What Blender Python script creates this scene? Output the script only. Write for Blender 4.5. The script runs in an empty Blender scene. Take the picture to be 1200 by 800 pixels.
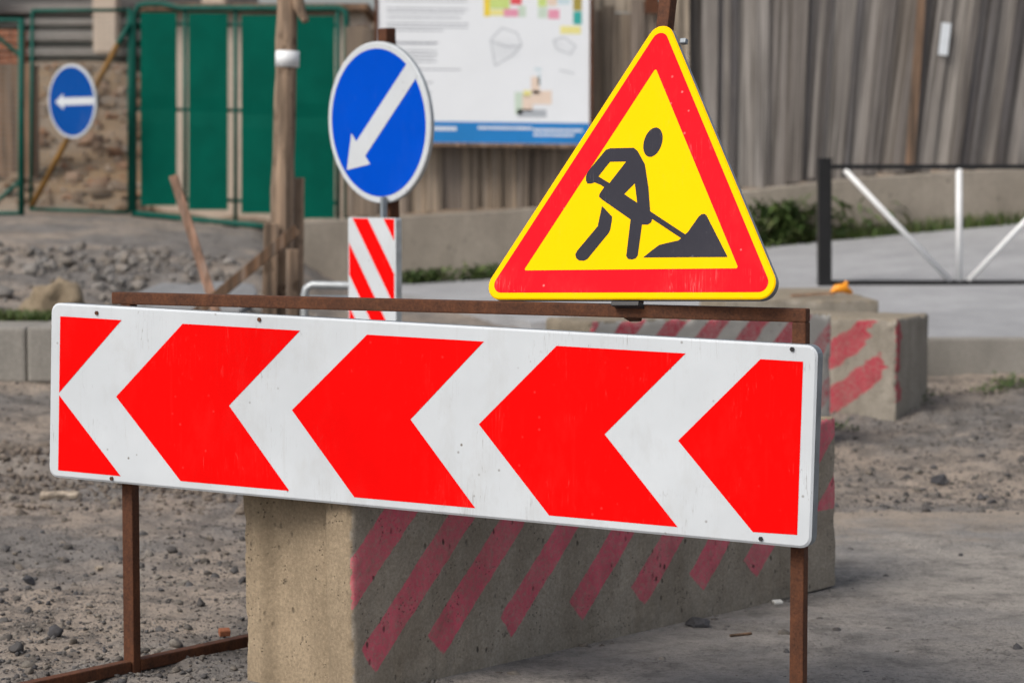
import bpy, bmesh, math, random
import numpy as np
from mathutils import Vector, Matrix, noise
from mathutils.geometry import tessellate_polygon
random.seed(7)
rng = np.random.default_rng(11)
R = math.radians
scene = bpy.context.scene
COL = scene.collection
V = Vector

# ------------------------------------------------------------------ camera
F_PX, CAM_H = 2833.0, 1.4            # focal length in 1200-px-wide picture units, eye height
PITCH = math.atan(185 / F_PX)
cs, sn = math.cos(PITCH), math.sin(PITCH)
EYE = V((0, 0, CAM_H)); FWD = V((0, cs, -sn)); UPV = V((0, sn, cs)); RT = V((1, 0, 0))

def ray(px, py): return RT * ((px - 600) / F_PX) + UPV * ((400 - py) / F_PX) + FWD
def at(px, py, d):
    r = ray(px, py); return EYE + r * (d / r.y)
def atz(px, py, z):
    r = ray(px, py); return EYE + r * ((z - CAM_H) / r.z)

cam = bpy.data.cameras.new('camera'); cam.sensor_width = 36; cam.lens = 36 * F_PX / 1200
cam.clip_start = .1; cam.clip_end = 2000
cam.dof.use_dof = True; cam.dof.focus_distance = 6.28; cam.dof.aperture_fstop = 4.0; cam.dof.aperture_blades = 9
camo = bpy.data.objects.new('camera', cam); COL.objects.link(camo)
camo.location = EYE; camo.rotation_euler = (R(90) - PITCH, 0, 0)
scene.camera = camo

# ------------------------------------------------------------------ helpers
OFF = {}
def tag(o, label=None, cat=None, group=None, kind=None):
    if label: o['label'] = label
    if cat: o['category'] = cat
    if group: o['group'] = group
    if kind: o['kind'] = kind
    return o
def empty(name, loc, label=None, cat=None, group=None):
    o = bpy.data.objects.new(name, None); COL.objects.link(o); o.location = loc
    o.empty_display_size = .1
    OFF[o.name] = V(loc)
    return tag(o, label, cat, group)

class MB:
    """collects geometry in world coordinates; build() links it as ONE mesh object"""
    def __init__(s): s.v = []; s.f = []; s.m = []
    def add(s, vs, fs, mi=0):
        b = len(s.v); s.v += [V(p) for p in vs]
        for f in fs: s.f.append([b + i for i in f]); s.m.append(mi)
        return s
    def box(s, c, size, M=None, mi=0):
        M = M or Matrix.Identity(3); h = V(size) / 2; c = V(c)
        vs = [c + M @ V((x * h.x, y * h.y, z * h.z)) for x in (-1, 1) for y in (-1, 1) for z in (-1, 1)]
        return s.add(vs, [(0, 1, 3, 2), (4, 6, 7, 5), (0, 4, 5, 1), (2, 3, 7, 6), (0, 2, 6, 4), (1, 5, 7, 3)], mi)
    def bar(s, a, b, w, h, up=V((0, 0, 1)), mi=0):
        a, b = V(a), V(b); d = (b - a); L = d.length; d.normalize()
        x = d.cross(up)
        if x.length < 1e-4: x = d.cross(V((0, 1, 0)))
        x.normalize(); y = x.cross(d)
        M = Matrix((d, x, y)).transposed()
        return s.box((a + b) / 2, (L, w, h), M, mi)
    def tube(s, pts, r, n=10, mi=0, cap=True):
        pts = [V(p) for p in pts]; rings = []
        rs = r if isinstance(r, (list, tuple)) else [r] * len(pts)
        prev = None
        for i, p in enumerate(pts):
            d = (pts[min(i + 1, len(pts) - 1)] - pts[max(i - 1, 0)]).normalized()
            ref = prev if prev else (V((0, 0, 1)) if abs(d.z) < .9 else V((1, 0, 0)))
            x = (ref - d * ref.dot(d)).normalized(); prev = x; y = d.cross(x)
            rings.append([p + (x * math.cos(2 * math.pi * k / n) + y * math.sin(2 * math.pi * k / n)) * rs[i] for k in range(n)])
        vs = [q for g in rings for q in g]
        fs = [(i * n + k, i * n + (k + 1) % n, (i + 1) * n + (k + 1) % n, (i + 1) * n + k) for i in range(len(pts) - 1) for k in range(n)]
        if cap: fs += [tuple(range(n - 1, -1, -1)), tuple((len(pts) - 1) * n + k for k in range(n))]
        return s.add(vs, fs, mi)
    def poly(s, fr, loops, h, mi=0):
        """flat polygon (outer loop + holes, 2-D) on frame fr, at height h along its normal"""
        loops3 = [[V((x, y, 0)) for x, y in l] for l in loops]
        flat = [p for l in loops3 for p in l]
        tris = tessellate_polygon(loops3)
        out = []
        for t in tris:
            a, b, c = (flat[i] for i in t)
            if (b - a).cross(c - a).z < 0: t = (t[0], t[2], t[1])
            out.append(t)
        return s.add([fr(p.x, p.y, h) for p in flat], out, mi)
    def prism(s, fr, loop, h0, h1, mi=0, mi_side=None):
        n = len(loop); area = sum(loop[i][0] * loop[(i + 1) % n][1] - loop[(i + 1) % n][0] * loop[i][1] for i in range(n))
        if area < 0: loop = loop[::-1]
        s.poly(fr, [loop], h1, mi)
        ms = mi if mi_side is None else mi_side
        b = len(s.v)
        s.add([fr(x, y, h0) for x, y in loop] + [fr(x, y, h1) for x, y in loop],
              [(i, (i + 1) % n, n + (i + 1) % n, n + i) for i in range(n)], ms)
        s.add([fr(x, y, h0) for x, y in loop[::-1]], [tuple(range(n))], ms)
        return s
    def build(s, name, mats, parent=None, bevel=0, smooth=False, origin=None):
        if not isinstance(mats, (list, tuple)): mats = [mats]
        if parent is not None: o0 = OFF[parent.name]
        elif origin is not None: o0 = V(origin)
        else:
            xs = [p.x for p in s.v]; ys = [p.y for p in s.v]; zs = [p.z for p in s.v]
            o0 = V(((min(xs) + max(xs)) / 2, (min(ys) + max(ys)) / 2, min(zs)))
        me = bpy.data.meshes.new(name)
        me.from_pydata([tuple(p - o0) for p in s.v], [], s.f)
        me.polygons.foreach_set('material_index', s.m)
        for m in mats: me.materials.append(m)
        if bevel:
            bm = bmesh.new(); bm.from_mesh(me)
            bmesh.ops.remove_doubles(bm, verts=bm.verts, dist=1e-5)
            es = [e for e in bm.edges if len(e.link_faces) == 2 and e.calc_face_angle(0) > .6]
            bmesh.ops.bevel(bm, geom=es, offset=bevel, segments=2, affect='EDGES', profile=.6, clamp_overlap=True)
            bm.to_mesh(me); bm.free()
        if smooth: me.polygons.foreach_set('use_smooth', [True] * len(me.polygons))
        me.update()
        o = bpy.data.objects.new(name, me); COL.objects.link(o)
        if parent is not None: o.parent = parent; OFF[o.name] = o0.copy()
        else: o.location = o0; OFF[o.name] = o0.copy()
        return o

def frame(o, u, v, n):
    o, u, v, n = V(o), V(u), V(v), V(n)
    return lambda x, y, h=0: o + u * x + v * y + n * h
def rrect(x0, y0, x1, y1, r, k=5):
    out = []
    for cx, cy, a in ((x1 - r, y1 - r, 0), (x0 + r, y1 - r, 90), (x0 + r, y0 + r, 180), (x1 - r, y0 + r, 270)):
        out += [(cx + r * math.cos(R(a + 90 * i / k)), cy + r * math.sin(R(a + 90 * i / k))) for i in range(k + 1)]
    return out
def circ(cx, cy, rx, ry=None, n=48, rot=0):
    ry = ry or rx; c, s = math.cos(rot), math.sin(rot)
    return [(cx + c * rx * math.cos(2 * math.pi * i / n) - s * ry * math.sin(2 * math.pi * i / n),
             cy + s * rx * math.cos(2 * math.pi * i / n) + c * ry * math.sin(2 * math.pi * i / n)) for i in range(n)]
def rtri(pts, r, k=6):
    out = []
    for i in range(3):
        p = V(pts[i]); a = (V(pts[i - 1]) - p).normalized(); b = (V(pts[(i + 1) % 3]) - p).normalized()
        half = a.angle(b) / 2; c = p + (a + b).normalized() * (r / math.sin(half))
        t0 = p + a * (r / math.tan(half)) - c; t1 = p + b * (r / math.tan(half)) - c
        a0 = math.atan2(t0.y, t0.x); a1 = math.atan2(t1.y, t1.x)
        while a1 - a0 > math.pi: a1 -= 2 * math.pi
        while a1 - a0 < -math.pi: a1 += 2 * math.pi
        out += [(c.x + r * math.cos(a0 + (a1 - a0) * j / k), c.y + r * math.sin(a0 + (a1 - a0) * j / k)) for j in range(k + 1)]
    return out
def fbm(p, oct=4, sc=1.0):
    return noise.fractal(V(p) * sc, 1.0, 2.0, oct, noise_basis='PERLIN_ORIGINAL')

# ------------------------------------------------------------------ materials
def nodes_of(name):
    m = bpy.data.materials.new(name); m.use_nodes = True
    nt = m.node_tree; b = nt.nodes['Principled BSDF']
    return m, nt, b
class NT:
    def __init__(s, nt): s.nt = nt; s.n = nt.nodes; s.l = nt.links
    def new(s, t, **k):
        o = s.n.new(t)
        for a, b in k.items(): setattr(o, a, b)
        return o
    def coord(s, out='Object'):
        return s.new('ShaderNodeTexCoord').outputs[out]
    def mapping(s, vec, scale=(1, 1, 1), loc=(0, 0, 0)):
        m = s.new('ShaderNodeMapping'); s.l.new(vec, m.inputs['Vector'])
        m.inputs['Scale'].default_value = scale; m.inputs['Location'].default_value = loc
        return m.outputs[0]
    def noise(s, vec, scale, detail=6, rough=.6, dist=0):
        t = s.new('ShaderNodeTexNoise'); s.l.new(vec, t.inputs['Vector'])
        t.inputs['Scale'].default_value = scale; t.inputs['Detail'].default_value = detail
        t.inputs['Roughness'].default_value = rough; t.inputs['Distortion'].default_value = dist
        return t.outputs['Fac']
    def voro(s, vec, scale, feature='F1', rnd=1):
        t = s.new('ShaderNodeTexVoronoi', feature=feature); s.l.new(vec, t.inputs['Vector'])
        t.inputs['Scale'].default_value = scale; t.inputs['Randomness'].default_value = rnd
        return t
    def ramp(s, fac, stops):
        r = s.new('ShaderNodeValToRGB'); e = r.color_ramp.elements
        while len(e) > 1: e.remove(e[-1])
        for i, (p, c) in enumerate(stops):
            el = e[0] if i == 0 else e.new(p)
            el.position = p
            c = (c, c, c) if isinstance(c, (int, float)) else c
            el.color = (*c, 1)
        s.l.new(fac, r.inputs[0]); return r.outputs[0]
    def mix(s, fac, a, b, mode='MIX'):
        m = s.new('ShaderNodeMix', data_type='RGBA', blend_type=mode)
        for sock, val in ((m.inputs[0], fac), (m.inputs[6], a), (m.inputs[7], b)):
            if hasattr(val, 'is_output'): s.l.new(val, sock)
            elif isinstance(val, (int, float)): sock.default_value = val
            else: sock.default_value = (*val, 1)
        return m.outputs[2]
    def math(s, op, a, b=0, c=None, clamp=False):
        m = s.new('ShaderNodeMath', operation=op, use_clamp=clamp)
        for i, x in enumerate((a, b) if c is None else (a, b, c)):
            if hasattr(x, 'is_output'): s.l.new(x, m.inputs[i])
            else: m.inputs[i].default_value = x
        return m.outputs[0]
    def bump(s, h, strength=.3, dist=.01, normal=None):
        b = s.new('ShaderNodeBump'); b.inputs['Strength'].default_value = strength; b.inputs['Distance'].default_value = dist
        s.l.new(h, b.inputs['Height'])
        if normal is not None: s.l.new(normal, b.inputs['Normal'])
        return b.outputs[0]
    def attr(s, name): return s.new('ShaderNodeAttribute', attribute_name=name).outputs['Fac']
    def island(s): return s.new('ShaderNodeNewGeometry').outputs['Random Per Island']

def simple(name, col, rough=.5, var=.15, scale=8, metal=0, bump=.0, spec=.5):
    m, nt, b = nodes_of(name); N = NT(nt)
    c = N.coord(); n1 = N.noise(c, scale, 6, .65)
    dark = tuple(x * (1 - var) for x in col); lite = tuple(min(1, x * (1 + var)) for x in col)
    nt.links.new(N.ramp(n1, [(.3, dark), (.7, lite)]), b.inputs['Base Color'])
    b.inputs['Roughness'].default_value = rough; b.inputs['Metallic'].default_value = metal
    b.inputs['Specular IOR Level'].default_value = spec
    if bump: nt.links.new(N.bump(N.noise(c, scale * 4, 5, .7), bump, .01), b.inputs['Normal'])
    return m

def sign_mat(name, col, rough=.38, dirt=.35, dirtcol=(.25, .22, .19), chips=.0, chipcol=(.3, .28, .26), fade=.12):
    """printed sheet on tin: faint fading, road dust, scuffs, tiny chips"""
    m, nt, b = nodes_of(name); N = NT(nt); c = N.coord()
    big = N.noise(c, 2.2, 4, .6)
    base = N.mix(N.ramp(big, [(.35, 0), (.7, 1)]), tuple(x * (1 - fade) for x in col), col)
    dust = N.ramp(N.noise(N.mapping(c, (1, 1, .45)), 7, 8, .72), [(.52, 0), (.85, 1)])
    base = N.mix(N.math('MULTIPLY', dust, dirt), base, dirtcol)
    st = N.ramp(N.noise(N.mapping(c, (60, 60, 3)), 1.0, 3, .6), [(.62, 0), (.8, 1)])
    base = N.mix(N.math('MULTIPLY', st, dirt * .35), base, dirtcol)
    spk = N.voro(c, 26)
    big2 = N.ramp(N.noise(c, 5, 3, .6), [(.5, 0), (.62, 1)])
    spm = N.math('MULTIPLY', N.ramp(spk.outputs['Distance'], [(.05, 1), (.12, 0)]), big2)
    base = N.mix(N.math('MULTIPLY', spm, chips), base, chipcol)
    for rz, sc in ((.5, 3.1), (-1.1, 2.3), (1.9, 4.0)):
        mp = N.new('ShaderNodeMapping'); nt.links.new(c, mp.inputs['Vector']); mp.inputs['Rotation'].default_value = (0, rz, 0); mp.inputs['Scale'].default_value = (sc * 26, sc, sc * 1.1)
        ns_ = N.noise(mp.outputs[0], 1.0, 2, .5)
        spot = N.ramp(N.noise(c, 4.5 + sc, 4, .6), [(.57, 0), (.68, 1)])
        ln = N.math('MULTIPLY', N.ramp(ns_, [(.492, 0), (.5, 1), (.508, 0)]), spot)
        base = N.mix(N.math('MULTIPLY', ln, min(.6, dirt * 1.5)), base, chipcol)
    nt.links.new(base, b.inputs['Base Color'])
    nt.links.new(N.ramp(dust, [(0, rough), (1, min(1, rough + .3))]), b.inputs['Roughness'])
    b.inputs['Specular IOR Level'].default_value = .025
    dent = N.noise(c, 3.2, 2, .5)
    cr = N.noise(N.mapping(c, (1, 1, .5)), 14, 3, .5, 1.5)
    nt.links.new(N.bump(N.math('ADD', dent, N.math('MULTIPLY', cr, .12)), .35, .02), b.inputs['Normal'])
    return m

M = {}
M['sign_white'] = sign_mat('sign_white', (.60, .64, .68), .5, .42, (.36, .345, .32), 1.0, (.16, .14, .12))
M['sign_red'] = sign_mat('sign_red', (.86, .003, .003), .45, .10, (.42, .07, .06), .12, (.7, .2, .18), .10)
M['tri_red'] = sign_mat('tri_red', (.88, .008, .018), .45, .12, (.6, .16, .14), .55, (.85, .5, .48), .06)
M['sign_yellow'] = sign_mat('sign_yellow', (.95, .56, .0), .5, .06, (.6, .45, .12), .1, (.5, .4, .2), .03)
M['sign_black'] = sign_mat('sign_black', (.040, .040, .052), .6, .12, (.14, .13, .13), .2, (.3, .3, .3))
M['sign_blue'] = sign_mat('sign_blue', (.0, .075, .58), .4, .08, (.1, .12, .3), .1, (.3, .3, .4))
M['sign_blue_faded'] = sign_mat('sign_blue_faded', (.005, .07, .32), .5, .2, (.2, .2, .25), .1)
M['tin'] = simple('bare_tin', (.22, .25, .28), .45, .25, 12, .3)
M['tin_light'] = simple('galvanised_tin', (.42, .45, .47), .42, .2, 14, .4)
M['dark_steel'] = simple('dark_steel', (.02, .02, .022), .4, .3, 10)
M['black_paint'] = simple('black_gloss_paint', (.008, .008, .009), .35, .3, 9)
M['white_paint'] = simple('white_gloss_paint', (.72, .73, .74), .4, .08, 6)

def rust_mat():
    m, nt, b = nodes_of('rusty_steel'); N = NT(nt); c = N.coord()
    a = N.noise(N.mapping(c, (1, 1, .6)), 22, 8, .7)
    d = N.noise(c, 140, 4, .6)
    col = N.ramp(a, [(.28, (.035, .015, .009)), (.48, (.085, .031, .015)), (.62, (.135, .048, .02)), (.8, (.2, .085, .042))])
    col = N.mix(.45, col, N.ramp(d, [(.35, (.04, .017, .01)), (.7, (.14, .055, .026))]))
    nt.links.new(col, b.inputs['Base Color'])
    b.inputs['Roughness'].default_value = .8; b.inputs['Specular IOR Level'].default_value = .3
    nt.links.new(N.bump(N.math('ADD', a, N.math('MULTIPLY', d, .4)), .5, .004), b.inputs['Normal'])
    return m
M['rust'] = rust_mat()

def concrete_mat(name, c0, c1, paint=None, pits=1.0, scale=1.0):
    m, nt, b = nodes_of(name); N = NT(nt); c = N.coord()
    big = N.noise(c, 2.6 * scale, 7, .62)
    mid = N.noise(N.mapping(c, (1, 1, .35)), 9 * scale, 6, .7)
    fine = N.noise(c, 95, 5, .75)
    col = N.mix(N.ramp(big, [(.3, 0), (.72, 1)]), c0, c1)
    if paint:
        gr = N.attr('grey_sides')
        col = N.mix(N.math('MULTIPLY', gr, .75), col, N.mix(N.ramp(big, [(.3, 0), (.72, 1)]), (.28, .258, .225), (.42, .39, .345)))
    col = N.mix(N.ramp(mid, [(.4, .0), (.75, .55)]), col, tuple(x * .55 for x in c0))
    col = N.mix(N.ramp(fine, [(.35, .5), (.6, 0)]), col, tuple(x * .5 for x in c0))
    col = N.mix(N.ramp(fine, [(.6, 0), (.78, .45)]), col, tuple(min(1, x * 1.5) for x in c1))
    vo = N.voro(N.mapping(c, (1, 1, .6)), 38 * scale); vo2 = N.voro(c, 15 * scale); vo3 = N.voro(c, 90 * scale)
    gate = N.ramp(N.noise(c, 6, 3, .6), [(.45, 0), (.6, 1)])
    pit = N.math('MULTIPLY', N.ramp(vo.outputs['Distance'], [(.12, 1), (.24, 0)]), gate)
    gate2 = N.ramp(N.noise(c, 11, 4, .7), [(.52, 0), (.62, 1)])
    pit2 = N.math('MULTIPLY', N.ramp(N.math('ADD', vo2.outputs['Distance'], N.math('MULTIPLY', fine, .25)), [(.2, 1), (.27, 0)]), gate2)
    pit3 = N.math('MULTIPLY', N.ramp(vo3.outputs['Distance'], [(.14, .8), (.3, 0)]), gate2)
    pit = N.math('MAXIMUM', N.math('MULTIPLY', pit, N.ramp(vo.outputs['Color'], [(.3, 0), (.7, 1)])), N.math('MAXIMUM', pit2, pit3))
    pit = N.math('MULTIPLY', pit, pits)
    rough = .9
    if paint:
        pa = N.attr('paint')
        wear = N.noise(c, 30, 6, .75)
        wt = N.attr('whitewash')
        wmask = N.ramp(N.math('ADD', wt, N.math('MULTIPLY', N.math('SUBTRACT', wear, .5), .8)), [(.42, 0), (.56, .8)])
        col = N.mix(wmask, col, (.42, .41, .39))
        edge = N.math('ADD', pa, N.math('MULTIPLY', N.math('SUBTRACT', wear, .5), .9))
        mask = N.ramp(edge, [(.40, 0), (.62, 1)])
        thin = N.math('MULTIPLY', N.ramp(N.noise(c, 55, 5, .8), [(.32, .30), (.55, .92)]), N.ramp(N.noise(c, 4, 4, .6), [(.3, .7), (.6, 1)]))
        pc = N.mix(N.ramp(mid, [(.35, 0), (.7, 1)]), paint, tuple(x * .72 for x in paint))
        col = N.mix(N.math('MULTIPLY', mask, thin), col, pc)
    col = N.mix(N.math('MULTIPLY', pit, .85), col, (.035, .03, .026))
    nt.links.new(col, b.inputs['Base Color'])
    b.inputs['Roughness'].default_value = rough; b.inputs['Specular IOR Level'].default_value = .25
    h = N.math('SUBTRACT', N.math('ADD', N.math('MULTIPLY', mid, .5), N.math('MULTIPLY', fine, .25)), N.math('MULTIPLY', pit, .8))
    nt.links.new(N.bump(h, .7, .008), b.inputs['Normal'])
    return m
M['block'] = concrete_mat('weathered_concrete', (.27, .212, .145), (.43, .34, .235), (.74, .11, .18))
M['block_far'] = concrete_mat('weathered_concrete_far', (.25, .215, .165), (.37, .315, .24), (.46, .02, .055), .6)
M['plinth'] = concrete_mat('old_plinth_concrete', (.24, .21, .175), (.37, .33, .28), None, .6, .4)
M['pavement'] = concrete_mat('pavement_concrete', (.33, .335, .35), (.43, .435, .45), None, .15, .25)
M['kerb'] = concrete_mat('kerb_concrete', (.26, .245, .22), (.36, .34, .31), None, .5, .5)
M['slab'] = concrete_mat('slab_concrete', (.20, .205, .215), (.30, .30, .305), None, .5, .7)
M['building'] = concrete_mat('raw_building_concrete', (.22, .21, .205), (.34, .325, .31), None, .2, .15)
M['stucco'] = concrete_mat('pale_hut_plaster', (.58, .48, .40), (.70, .60, .50), None, .1, .2)
M['brick'] = concrete_mat('dull_red_brick', (.30, .10, .05), (.40, .17, .09), None, .4, .5)

def wood_mat(name, cols, grain=1.0, knots=True, own=False):
    m, nt, b = nodes_of(name); N = NT(nt); r = N.island()
    c = N.new('ShaderNodeAttribute', attribute_name='board_coord').outputs['Vector'] if own else N.coord()
    off = N.new('ShaderNodeCombineXYZ'); nt.links.new(N.math('MULTIPLY', r, 37.0), off.inputs[0]); nt.links.new(N.math('MULTIPLY', r, 11.0), off.inputs[2])
    va = N.new('ShaderNodeVectorMath', operation='ADD'); nt.links.new(c, va.inputs[0]); nt.links.new(off.outputs[0], va.inputs[1])
    p = va.outputs[0]
    g = N.noise(N.mapping(p, (34, 34, .75) if own else (28 * grain, 28 * grain, 1.1)), 1.0, 6 if own else 7, .62, 0 if own else .12)
    fine = N.noise(N.mapping(p, (120, 120, 4)), 1.0, 4, .7)
    tone = N.ramp(r, [(i / max(1, len(cols) - 1), q) for i, q in enumerate(cols)])
    col = N.mix(N.ramp(g, [(.36, .75), (.62, 0)]), tone, (.03, .025, .021))
    col = N.mix(N.ramp(fine, [(.55, 0), (.8, .45)]), col, (.36, .32, .28))
    stk = N.noise(N.mapping(p, (24, 24, .4 if own else .35)), 1.0, 3, .5)
    col = N.mix(N.ramp(stk, [(.34, .4), (.46, 0)]), col, (.055, .05, .048))
    col = N.mix(N.ramp(stk, [(.57, 0), (.7, .3)]), col, (.37, .34, .31))
    stain = N.noise(N.mapping(p, (3, 3, .8)), 1.3, 5, .6)
    col = N.mix(N.ramp(stain, [(.45, 0), (.75, .28 if own else .6)]), col, (.075, .058, .045))
    nt.links.new(col, b.inputs['Base Color']); b.inputs['Roughness'].default_value = .9; b.inputs['Specular IOR Level'].default_value = .2
    if knots == 'many':
        kn = N.noise(N.mapping(p, (9, 9, 5)), 1.0, 4, .7)
        col2 = N.mix(N.ramp(kn, [(.54, 0), (.64, .8)]), col, (.07, .045, .03)); nt.links.new(col2, b.inputs['Base Color'])
    nt.links.new(N.bump(N.math('ADD', g, N.math('MULTIPLY', fine, .4)), .6, .006), b.inputs['Normal'])
    return m
M['grey_boards'] = wood_mat('weathered_grey_boards', [(.19, .175, .17), (.33, .305, .285), (.115, .108, .11), (.44, .405, .37), (.25, .22, .195), (.125, .12, .126), (.37, .34, .315), (.175, .16, .15), (.28, .21, .145), (.41, .38, .355), (.21, .20, .198), (.105, .10, .106), (.31, .28, .255)], own=True)
M['brown_boards'] = wood_mat('weathered_brown_boards', [(.29, .22, .16), (.38, .30, .225), (.19, .15, .12), (.44, .35, .265), (.25, .205, .175)], own=True)
M['pole_wood'] = wood_mat('grey_brown_pole', [(.34, .235, .165), (.41, .30, .215)], 1.0, 'many')
M['plank_wood'] = wood_mat('raw_brown_plank', [(.26, .155, .095), (.33, .21, .14)])
M['dark_plank'] = wood_mat('dark_brown_plank', [(.17, .095, .055), (.22, .13, .08)])
M['stake_wood'] = wood_mat('reddish_stake', [(.40, .235, .165), (.43, .26, .185)])
M['pale_planks'] = wood_mat('pale_planks', [(.50, .41, .31), (.58, .49, .39), (.42, .34, .25)])

M['green'] = simple('green_gate_paint', (.0, .080, .056), .6, .14, 3, 0, 0, .04)
M['green_frame'] = simple('green_frame_paint', (.002, .075, .056), .5, .25, 6, 0, 0, .2)
M['wire'] = simple('mesh_wire', (.20, .22, .20), .5, .2, 8, .4)
M['yellow_pole'] = simple('faded_yellow_paint', (.20, .10, .018), .6, .5, 9)
M['orange'] = simple('orange_plastic', (.92, .33, .015), .4, .15, 30)
M['white_tape'] = simple('white_tape', (.75, .77, .8), .5, .06, 20)
M['paper'] = simple('white_paper', (.62, .66, .70), .7, .08, 12)
M['board_white'] = simple('board_white_print', (.76, .79, .83), .45, .03, 2)
M['board_blue'] = simple('board_blue_print', (.006, .19, .52), .45, .1, 3)
for nm, c in dict(text=(.28, .30, .34), line=(.40, .43, .47), yellow=(.80, .60, .05), lime=(.55, .68, .22), red=(.72, .08, .10), pink=(.74, .30, .42), peach=(.74, .60, .50), sage=(.55, .66, .56), teal=(.03, .36, .33), olive=(.35, .28, .05), sky=(.55, .68, .74), lemon=(.78, .72, .28)).items():
    M['ink_' + nm] = simple('ink_' + nm, c, .5, .05, 10)

def ground_mat(name, beige, grey, darkc, stones=1.0, bump=1.0, dusty=False):
    m, nt, b = nodes_of(name); N = NT(nt); c = N.coord()
    big = N.noise(c, .9, 7, .62, .4)
    mid = N.noise(c, 5.5, 8, .7)
    fine = N.noise(c, 46, 6, .75)
    col = N.mix(N.ramp(big, [(.42, 0), (.58, 1)]), beige, grey)
    col = N.mix(N.ramp(mid, [(.47, 0), (.66, .85)]), col, darkc)
    col = N.mix(N.ramp(mid, [(.28, .5), (.42, 0)]), col, tuple(min(1, x * 1.25) for x in beige))
    if dusty:
        dm = N.math('ADD', N.attr('dust'), N.math('MULTIPLY', N.math('SUBTRACT', N.noise(c, 3.5, 7, .7), .5), 1.3))
        col = N.mix(N.ramp(dm, [(.35, 0), (.8, .9)]), col, (.36, .30, .245))
    if not dusty:
        sp_ = N.new('ShaderNodeSeparateXYZ'); nt.links.new(c, sp_.inputs[0])
        far = N.math('MULTIPLY', N.ramp(N.math('DIVIDE', sp_.outputs[1], 60), [(.385, 0), (.43, 1)]), N.ramp(N.noise(c, .55, 5, .6), [(.35, .25), (.6, .9)]))
        col = N.mix(far, col, (.25, .165, .09))
    vo = N.voro(c, 58); vs = N.voro(c, 130)
    pk = N.ramp(vo.outputs['Distance'], [(.22, 1), (.34, 0)])
    pc = N.ramp(vo.outputs['Color'], [(.2, (.06, .06, .064)), (.45, (.15, .145, .14)), (.6, (.2, .17, .14)), (.9, (.34, .32, .30))])
    g = N.ramp(N.noise(c, 2.4, 6, .7), [(.42, 0), (.6, .85)])
    col = N.mix(N.math('MULTIPLY', N.math('MULTIPLY', pk, g), stones), col, pc)
    ps = N.ramp(vs.outputs['Distance'], [(.2, 1), (.36, 0)])
    pc2 = N.ramp(vs.outputs['Color'], [(.2, (.09, .085, .085)), (.6, (.22, .2, .18)), (.9, (.4, .37, .34))])
    col = N.mix(N.math('MULTIPLY', ps, .5 * stones), col, pc2)
    col = N.mix(N.ramp(fine, [(.3, .55), (.5, 0)]), col, tuple(x * .6 for x in darkc))
    col = N.mix(N.ramp(fine, [(.6, 0), (.8, .4)]), col, tuple(min(1, x * 1.35) for x in beige))
    nt.links.new(col, b.inputs['Base Color']); b.inputs['Roughness'].default_value = .95; b.inputs['Specular IOR Level'].default_value = .15
    h = N.math('ADD', N.math('ADD', mid, N.math('MULTIPLY', fine, .45)), N.math('MULTIPLY', N.math('MULTIPLY', pk, g), .5 * stones))
    nt.links.new(N.bump(h, .8 * bump, .02), b.inputs['Normal'])
    return m
M['dirt'] = ground_mat('dusty_dirt', (.315, .262, .217), (.195, .181, .17), (.088, .08, .074), 1.3)
M['road'] = ground_mat('dusty_asphalt', (.345, .318, .29), (.235, .226, .22), (.14, .132, .125), .9, 1.3, True)

def stone_mat(name, cols):
    m, nt, b = nodes_of(name); N = NT(nt); r = N.island()
    n = len(cols)
    col = N.ramp(r, [(i / (n - 1), q) for i, q in enumerate(cols)])
    c = N.coord(); f = N.noise(c, 70, 5, .7)
    col = N.mix(N.ramp(f, [(.35, .6), (.65, 0)]), col, (.05, .045, .042))
    nt.links.new(col, b.inputs['Base Color']); b.inputs['Roughness'].default_value = .92; b.inputs['Specular IOR Level'].default_value = .2
    nt.links.new(N.bump(f, .5, .006), b.inputs['Normal'])
    return m
M['gravel'] = stone_mat('gravel_stones', [(.05, .05, .057), (.16, .145, .13), (.085, .086, .094), (.22, .19, .16), (.06, .058, .06), (.13, .125, .125), (.07, .07, .078), (.30, .27, .235), (.10, .09, .08)])
M['clod'] = stone_mat('dry_mud_clods', [(.2, .165, .135), (.27, .22, .18), (.145, .12, .10), (.23, .195, .16)])
M['rubble'] = stone_mat('rubble_stones', [(.2, .195, .19), (.29, .27, .25), (.14, .135, .13), (.26, .225, .19), (.33, .31, .29), (.21, .18, .15)])
M['debris'] = stone_mat('site_debris', [(.22, .12, .06), (.30, .22, .15), (.14, .09, .06), (.36, .30, .24), (.28, .13, .06), (.2, .17, .14)])
M['boulder'] = concrete_mat('brown_boulder', (.22, .17, .115), (.33, .27, .19), None, .5, 1.0)
M['dark_stone'] = simple('dark_grey_stone', (.055, .055, .062), .85, .4, 30, 0, .6)

def leaf_mat(name, cols):
    m, nt, b = nodes_of(name); N = NT(nt); r = N.island(); n = len(cols)
    nt.links.new(N.ramp(r, [(i / (n - 1), q) for i, q in enumerate(cols)]), b.inputs['Base Color'])
    b.inputs['Roughness'].default_value = .55; b.inputs['Specular IOR Level'].default_value = .3
    return m
M['grass'] = leaf_mat('grass_blades', [(.04, .08, .015), (.07, .115, .022), (.055, .09, .022), (.12, .125, .05), (.035, .065, .015)])
M['weed'] = leaf_mat('dark_weed_leaves', [(.04, .075, .02), (.07, .115, .03), (.10, .135, .04), (.04, .075, .025), (.13, .145, .055)])
M['litter'] = simple('pale_litter', (.75, .74, .70), .6, .1, 30)

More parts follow.
